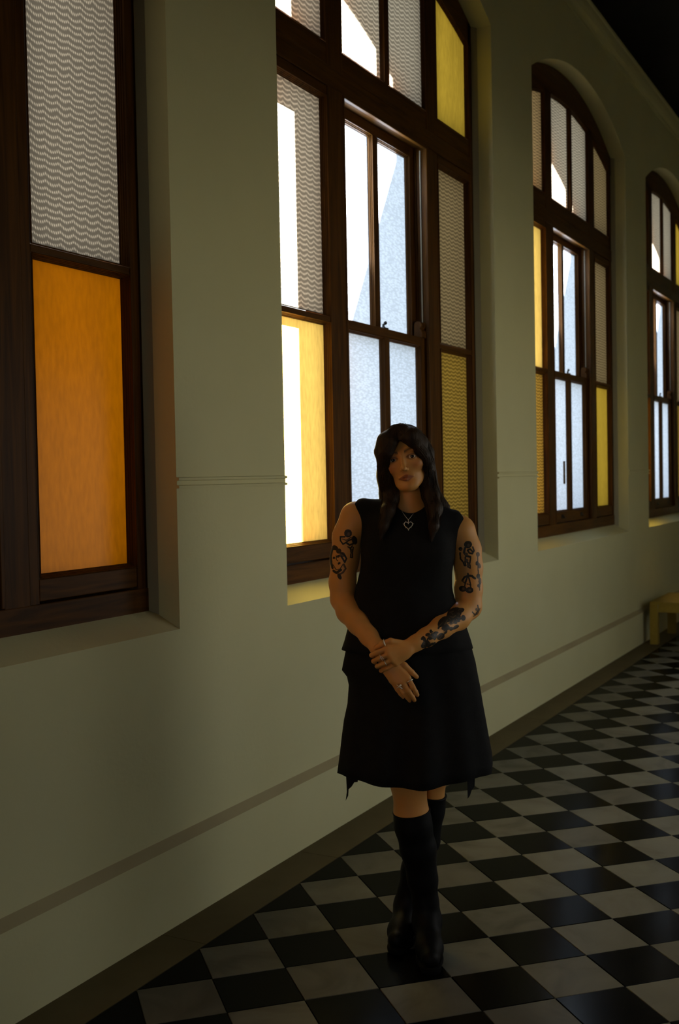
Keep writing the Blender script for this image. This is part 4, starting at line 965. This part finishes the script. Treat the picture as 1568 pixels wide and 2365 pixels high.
_rose += [('e', (0.0576, 0.0000, 1.0475), 0.0049, 0.0024, 0.28, 1), ('e', (0.1461, 0.0000, 1.0760), 0.0053, 0.0034, 0.01, 1), ('e', (0.0487, 0.0000, 1.0098), 0.0090, 0.0041, 1.16, 1), ('e', (0.0519, 0.0000, 1.0338), 0.0084, 0.0042, 1.34, 1), ('e', (0.0377, 0.0000, 1.0103), 0.0070, 0.0026, 0.44, 1), ('e', (0.0378, 0.0000, 0.9950), 0.0073, 0.0029, 1.40, 1), ('e', (0.1009, 0.0000, 1.0411), 0.0071, 0.0032, 0.72, 1), ('e', (0.0825, 0.0000, 1.0327), 0.0043, 0.0023, 0.78, 1), ('e', (0.0631, 0.0000, 1.0311), 0.0061, 0.0045, -0.17, 1), ('e', (0.0806, 0.0000, 1.0587), 0.0057, 0.0030, 1.04, 1), ('e', (0.0682, 0.0000, 1.0337), 0.0046, 0.0023, -0.10, 1), ('e', (0.1259, 0.0000, 1.0506), 0.0051, 0.0033, -0.51, 1), ('e', (0.1172, 0.0000, 1.0517), 0.0084, 0.0044, -0.56, 1), ('e', (0.0639, 0.0000, 1.0116), 0.0065, 0.0044, 0.77, 1), ('e', (0.1331, 0.0000, 1.0684), 0.0048, 0.0031, 1.52, 1), ('e', (0.0698, 0.0000, 1.0433), 0.0087, 0.0030, 0.04, 1), ('e', (0.0387, 0.0000, 0.9935), 0.0052, 0.0023, -0.48, 1), ('e', (0.0482, 0.0000, 0.9997), 0.0069, 0.0028, 1.59, 1), ('e', (0.0424, 0.0000, 1.0172), 0.0065, 0.0045, 0.45, 1), ('e', (0.0577, 0.0000, 1.0115), 0.0055, 0.0042, 1.23, 1), ('e', (0.0917, 0.0000, 1.0558), 0.0052, 0.0027, 1.31, 1), ('e', (0.0453, 0.0000, 1.0414), 0.0074, 0.0045, 0.29, 1), ('e', (0.1439, 0.0000, 1.0813), 0.0085, 0.0033, -0.40, 1), ('e', (0.0537, 0.0000, 1.0089), 0.0095, 0.0030, 0.85, 1), ('e', (0.1308, 0.0000, 1.0727), 0.0072, 0.0037, 0.91, 1), ('e', (0.0612, 0.0000, 1.0117), 0.0044, 0.0044, 1.52, 1), ('e', (0.1140, 0.0000, 1.0891), 0.0048, 0.0044, 0.87, 1), ('e', (0.0346, 0.0000, 1.0286), 0.0074, 0.0039, 1.44, 1), ('e', (0.0553, 0.0000, 1.0506), 0.0041, 0.0042, -0.35, 1), ('e', (0.1319, 0.0000, 1.0670), 0.0073, 0.0042, -0.16, 1), ('e', (0.1142, 0.0000, 1.0759), 0.0086, 0.0033, 0.56, 1), ('e', (0.0303, 0.0000, 1.0319), 0.0069, 0.0042, 0.74, 1), ('e', (0.0446, 0.0000, 1.0264), 0.0071, 0.0022, 1.24, 1), ('e', (0.1348, 0.0000, 1.1014), 0.0063, 0.0040, 0.08, 1), ('e', (0.0570, 0.0000, 1.0292), 0.0046, 0.0025, 0.77, 1), ('e', (0.1420, 0.0000, 1.0865), 0.0091, 0.0040, -0.45, 1), ('e', (0.1412, 0.0000, 1.0711), 0.0065, 0.0040, -0.23, 1), ('e', (0.1405, 0.0000, 1.0780), 0.0060, 0.0034, 1.39, 1), ('e', (0.1192, 0.0000, 1.0703), 0.0069, 0.0038, 0.47, 1), ('e', (0.0365, 0.0000, 1.0264), 0.0061, 0.0040, 1.57, 1), ('e', (0.1082, 0.0000, 1.0557), 0.0059, 0.0043, 0.43, 1), ('e', (0.1456, 0.0000, 1.0986), 0.0087, 0.0036, 0.37, 1), ('e', (0.0446, 0.0000, 1.0075), 0.0080, 0.0025, -0.42, 1), ('e', (0.0444, 0.0000, 0.9746), 0.0062, 0.0035, 0.17, 1), ('e', (0.1079, 0.0000, 1.0825), 0.0096, 0.0026, 0.84, 1), ('e', (0.0690, 0.0000, 1.0321), 0.0097, 0.0041, 1.16, 1), ('l', [(0.1290, 0.0000, 1.0657), (0.1240, 0.0000, 1.0652)], .0008, 2), ('l', [(0.0912, 0.0000, 1.0510), (0.1009, 0.0000, 1.0477)], .0008, 2), ('l', [(0.1492, 0.0000, 1.1074), (0.1534, 0.0000, 1.1053)], .0008, 2), ('l', [(0.1217, 0.0000, 1.0714), (0.1295, 0.0000, 1.0749)], .0008, 2), ('l', [(0.1440, 0.0000, 1.0942), (0.1472, 0.0000, 1.0890)], .0008, 2), ('l', [(0.1167, 0.0000, 1.0780), (0.1130, 0.0000, 1.0813)], .0008, 2), ('l', [(0.1071, 0.0000, 1.0485), (0.1160, 0.0000, 1.0506)], .0008, 2), ('l', [(0.0795, 0.0000, 1.0347), (0.0767, 0.0000, 1.0368)], .0008, 2), ('l', [(0.0324, 0.0000, 1.0219), (0.0345, 0.0000, 1.0196)], .0008, 2), ('l', [(0.1059, 0.0000, 1.0684), (0.1159, 0.0000, 1.0671)], .0008, 2), ('l', [(0.0499, 0.0000, 1.0383), (0.0604, 0.0000, 1.0314)], .0008, 2), ('l', [(0.1431, 0.0000, 1.0871), (0.1409, 0.0000, 1.0940)], .0008, 2), ('l', [(0.0623, 0.0000, 1.0420), (0.0719, 0.0000, 1.0367)], .0008, 2), ('l', [(0.1260, 0.0000, 1.0897), (0.1223, 0.0000, 1.0935)], .0008, 2), ('l', [(0.1466, 0.0000, 1.1040), (0.1536, 0.0000, 1.1020)], .0008, 2), ('l', [(0.0972, 0.0000, 1.0428), (0.0941, 0.0000, 1.0431)], .0008, 2), ('l', [(0.0502, 0.0000, 1.0375), (0.0425, 0.0000, 1.0410)], .0008, 2), ('l', [(0.0457, 0.0000, 1.0354), (0.0567, 0.0000, 1.0392)], .0008, 2), ('l', [(0.1393, 0.0000, 1.0812), (0.1452, 0.0000, 1.0794)], .0008, 2), ('l', [(0.1468, 0.0000, 1.0808), (0.1524, 0.0000, 1.0805)], .0008, 2), ('l', [(0.1154, 0.0000, 1.0633), (0.1178, 0.0000, 1.0640)], .0008, 2), ('l', [(0.0493, 0.0000, 1.0123), (0.0504, 0.0000, 1.0196)], .0008, 2), ('l', [(0.0510, 0.0000, 1.0125), (0.0477, 0.0000, 1.0149)], .0008, 2), ('l', [(0.1138, 0.0000, 1.0578), (0.1119, 0.0000, 1.0602)], .0008, 2), ('l', [(0.0826, 0.0000, 1.0629), (0.0914, 0.0000, 1.0708)], .0008, 2), ('l', [(0.1482, 0.0000, 1.1055), (0.1429, 0.0000, 1.1010)], .0008, 2)]
tattoo(_rose, 'rose spray tattoo along the forearm')

bmb.free(); bmt.free()
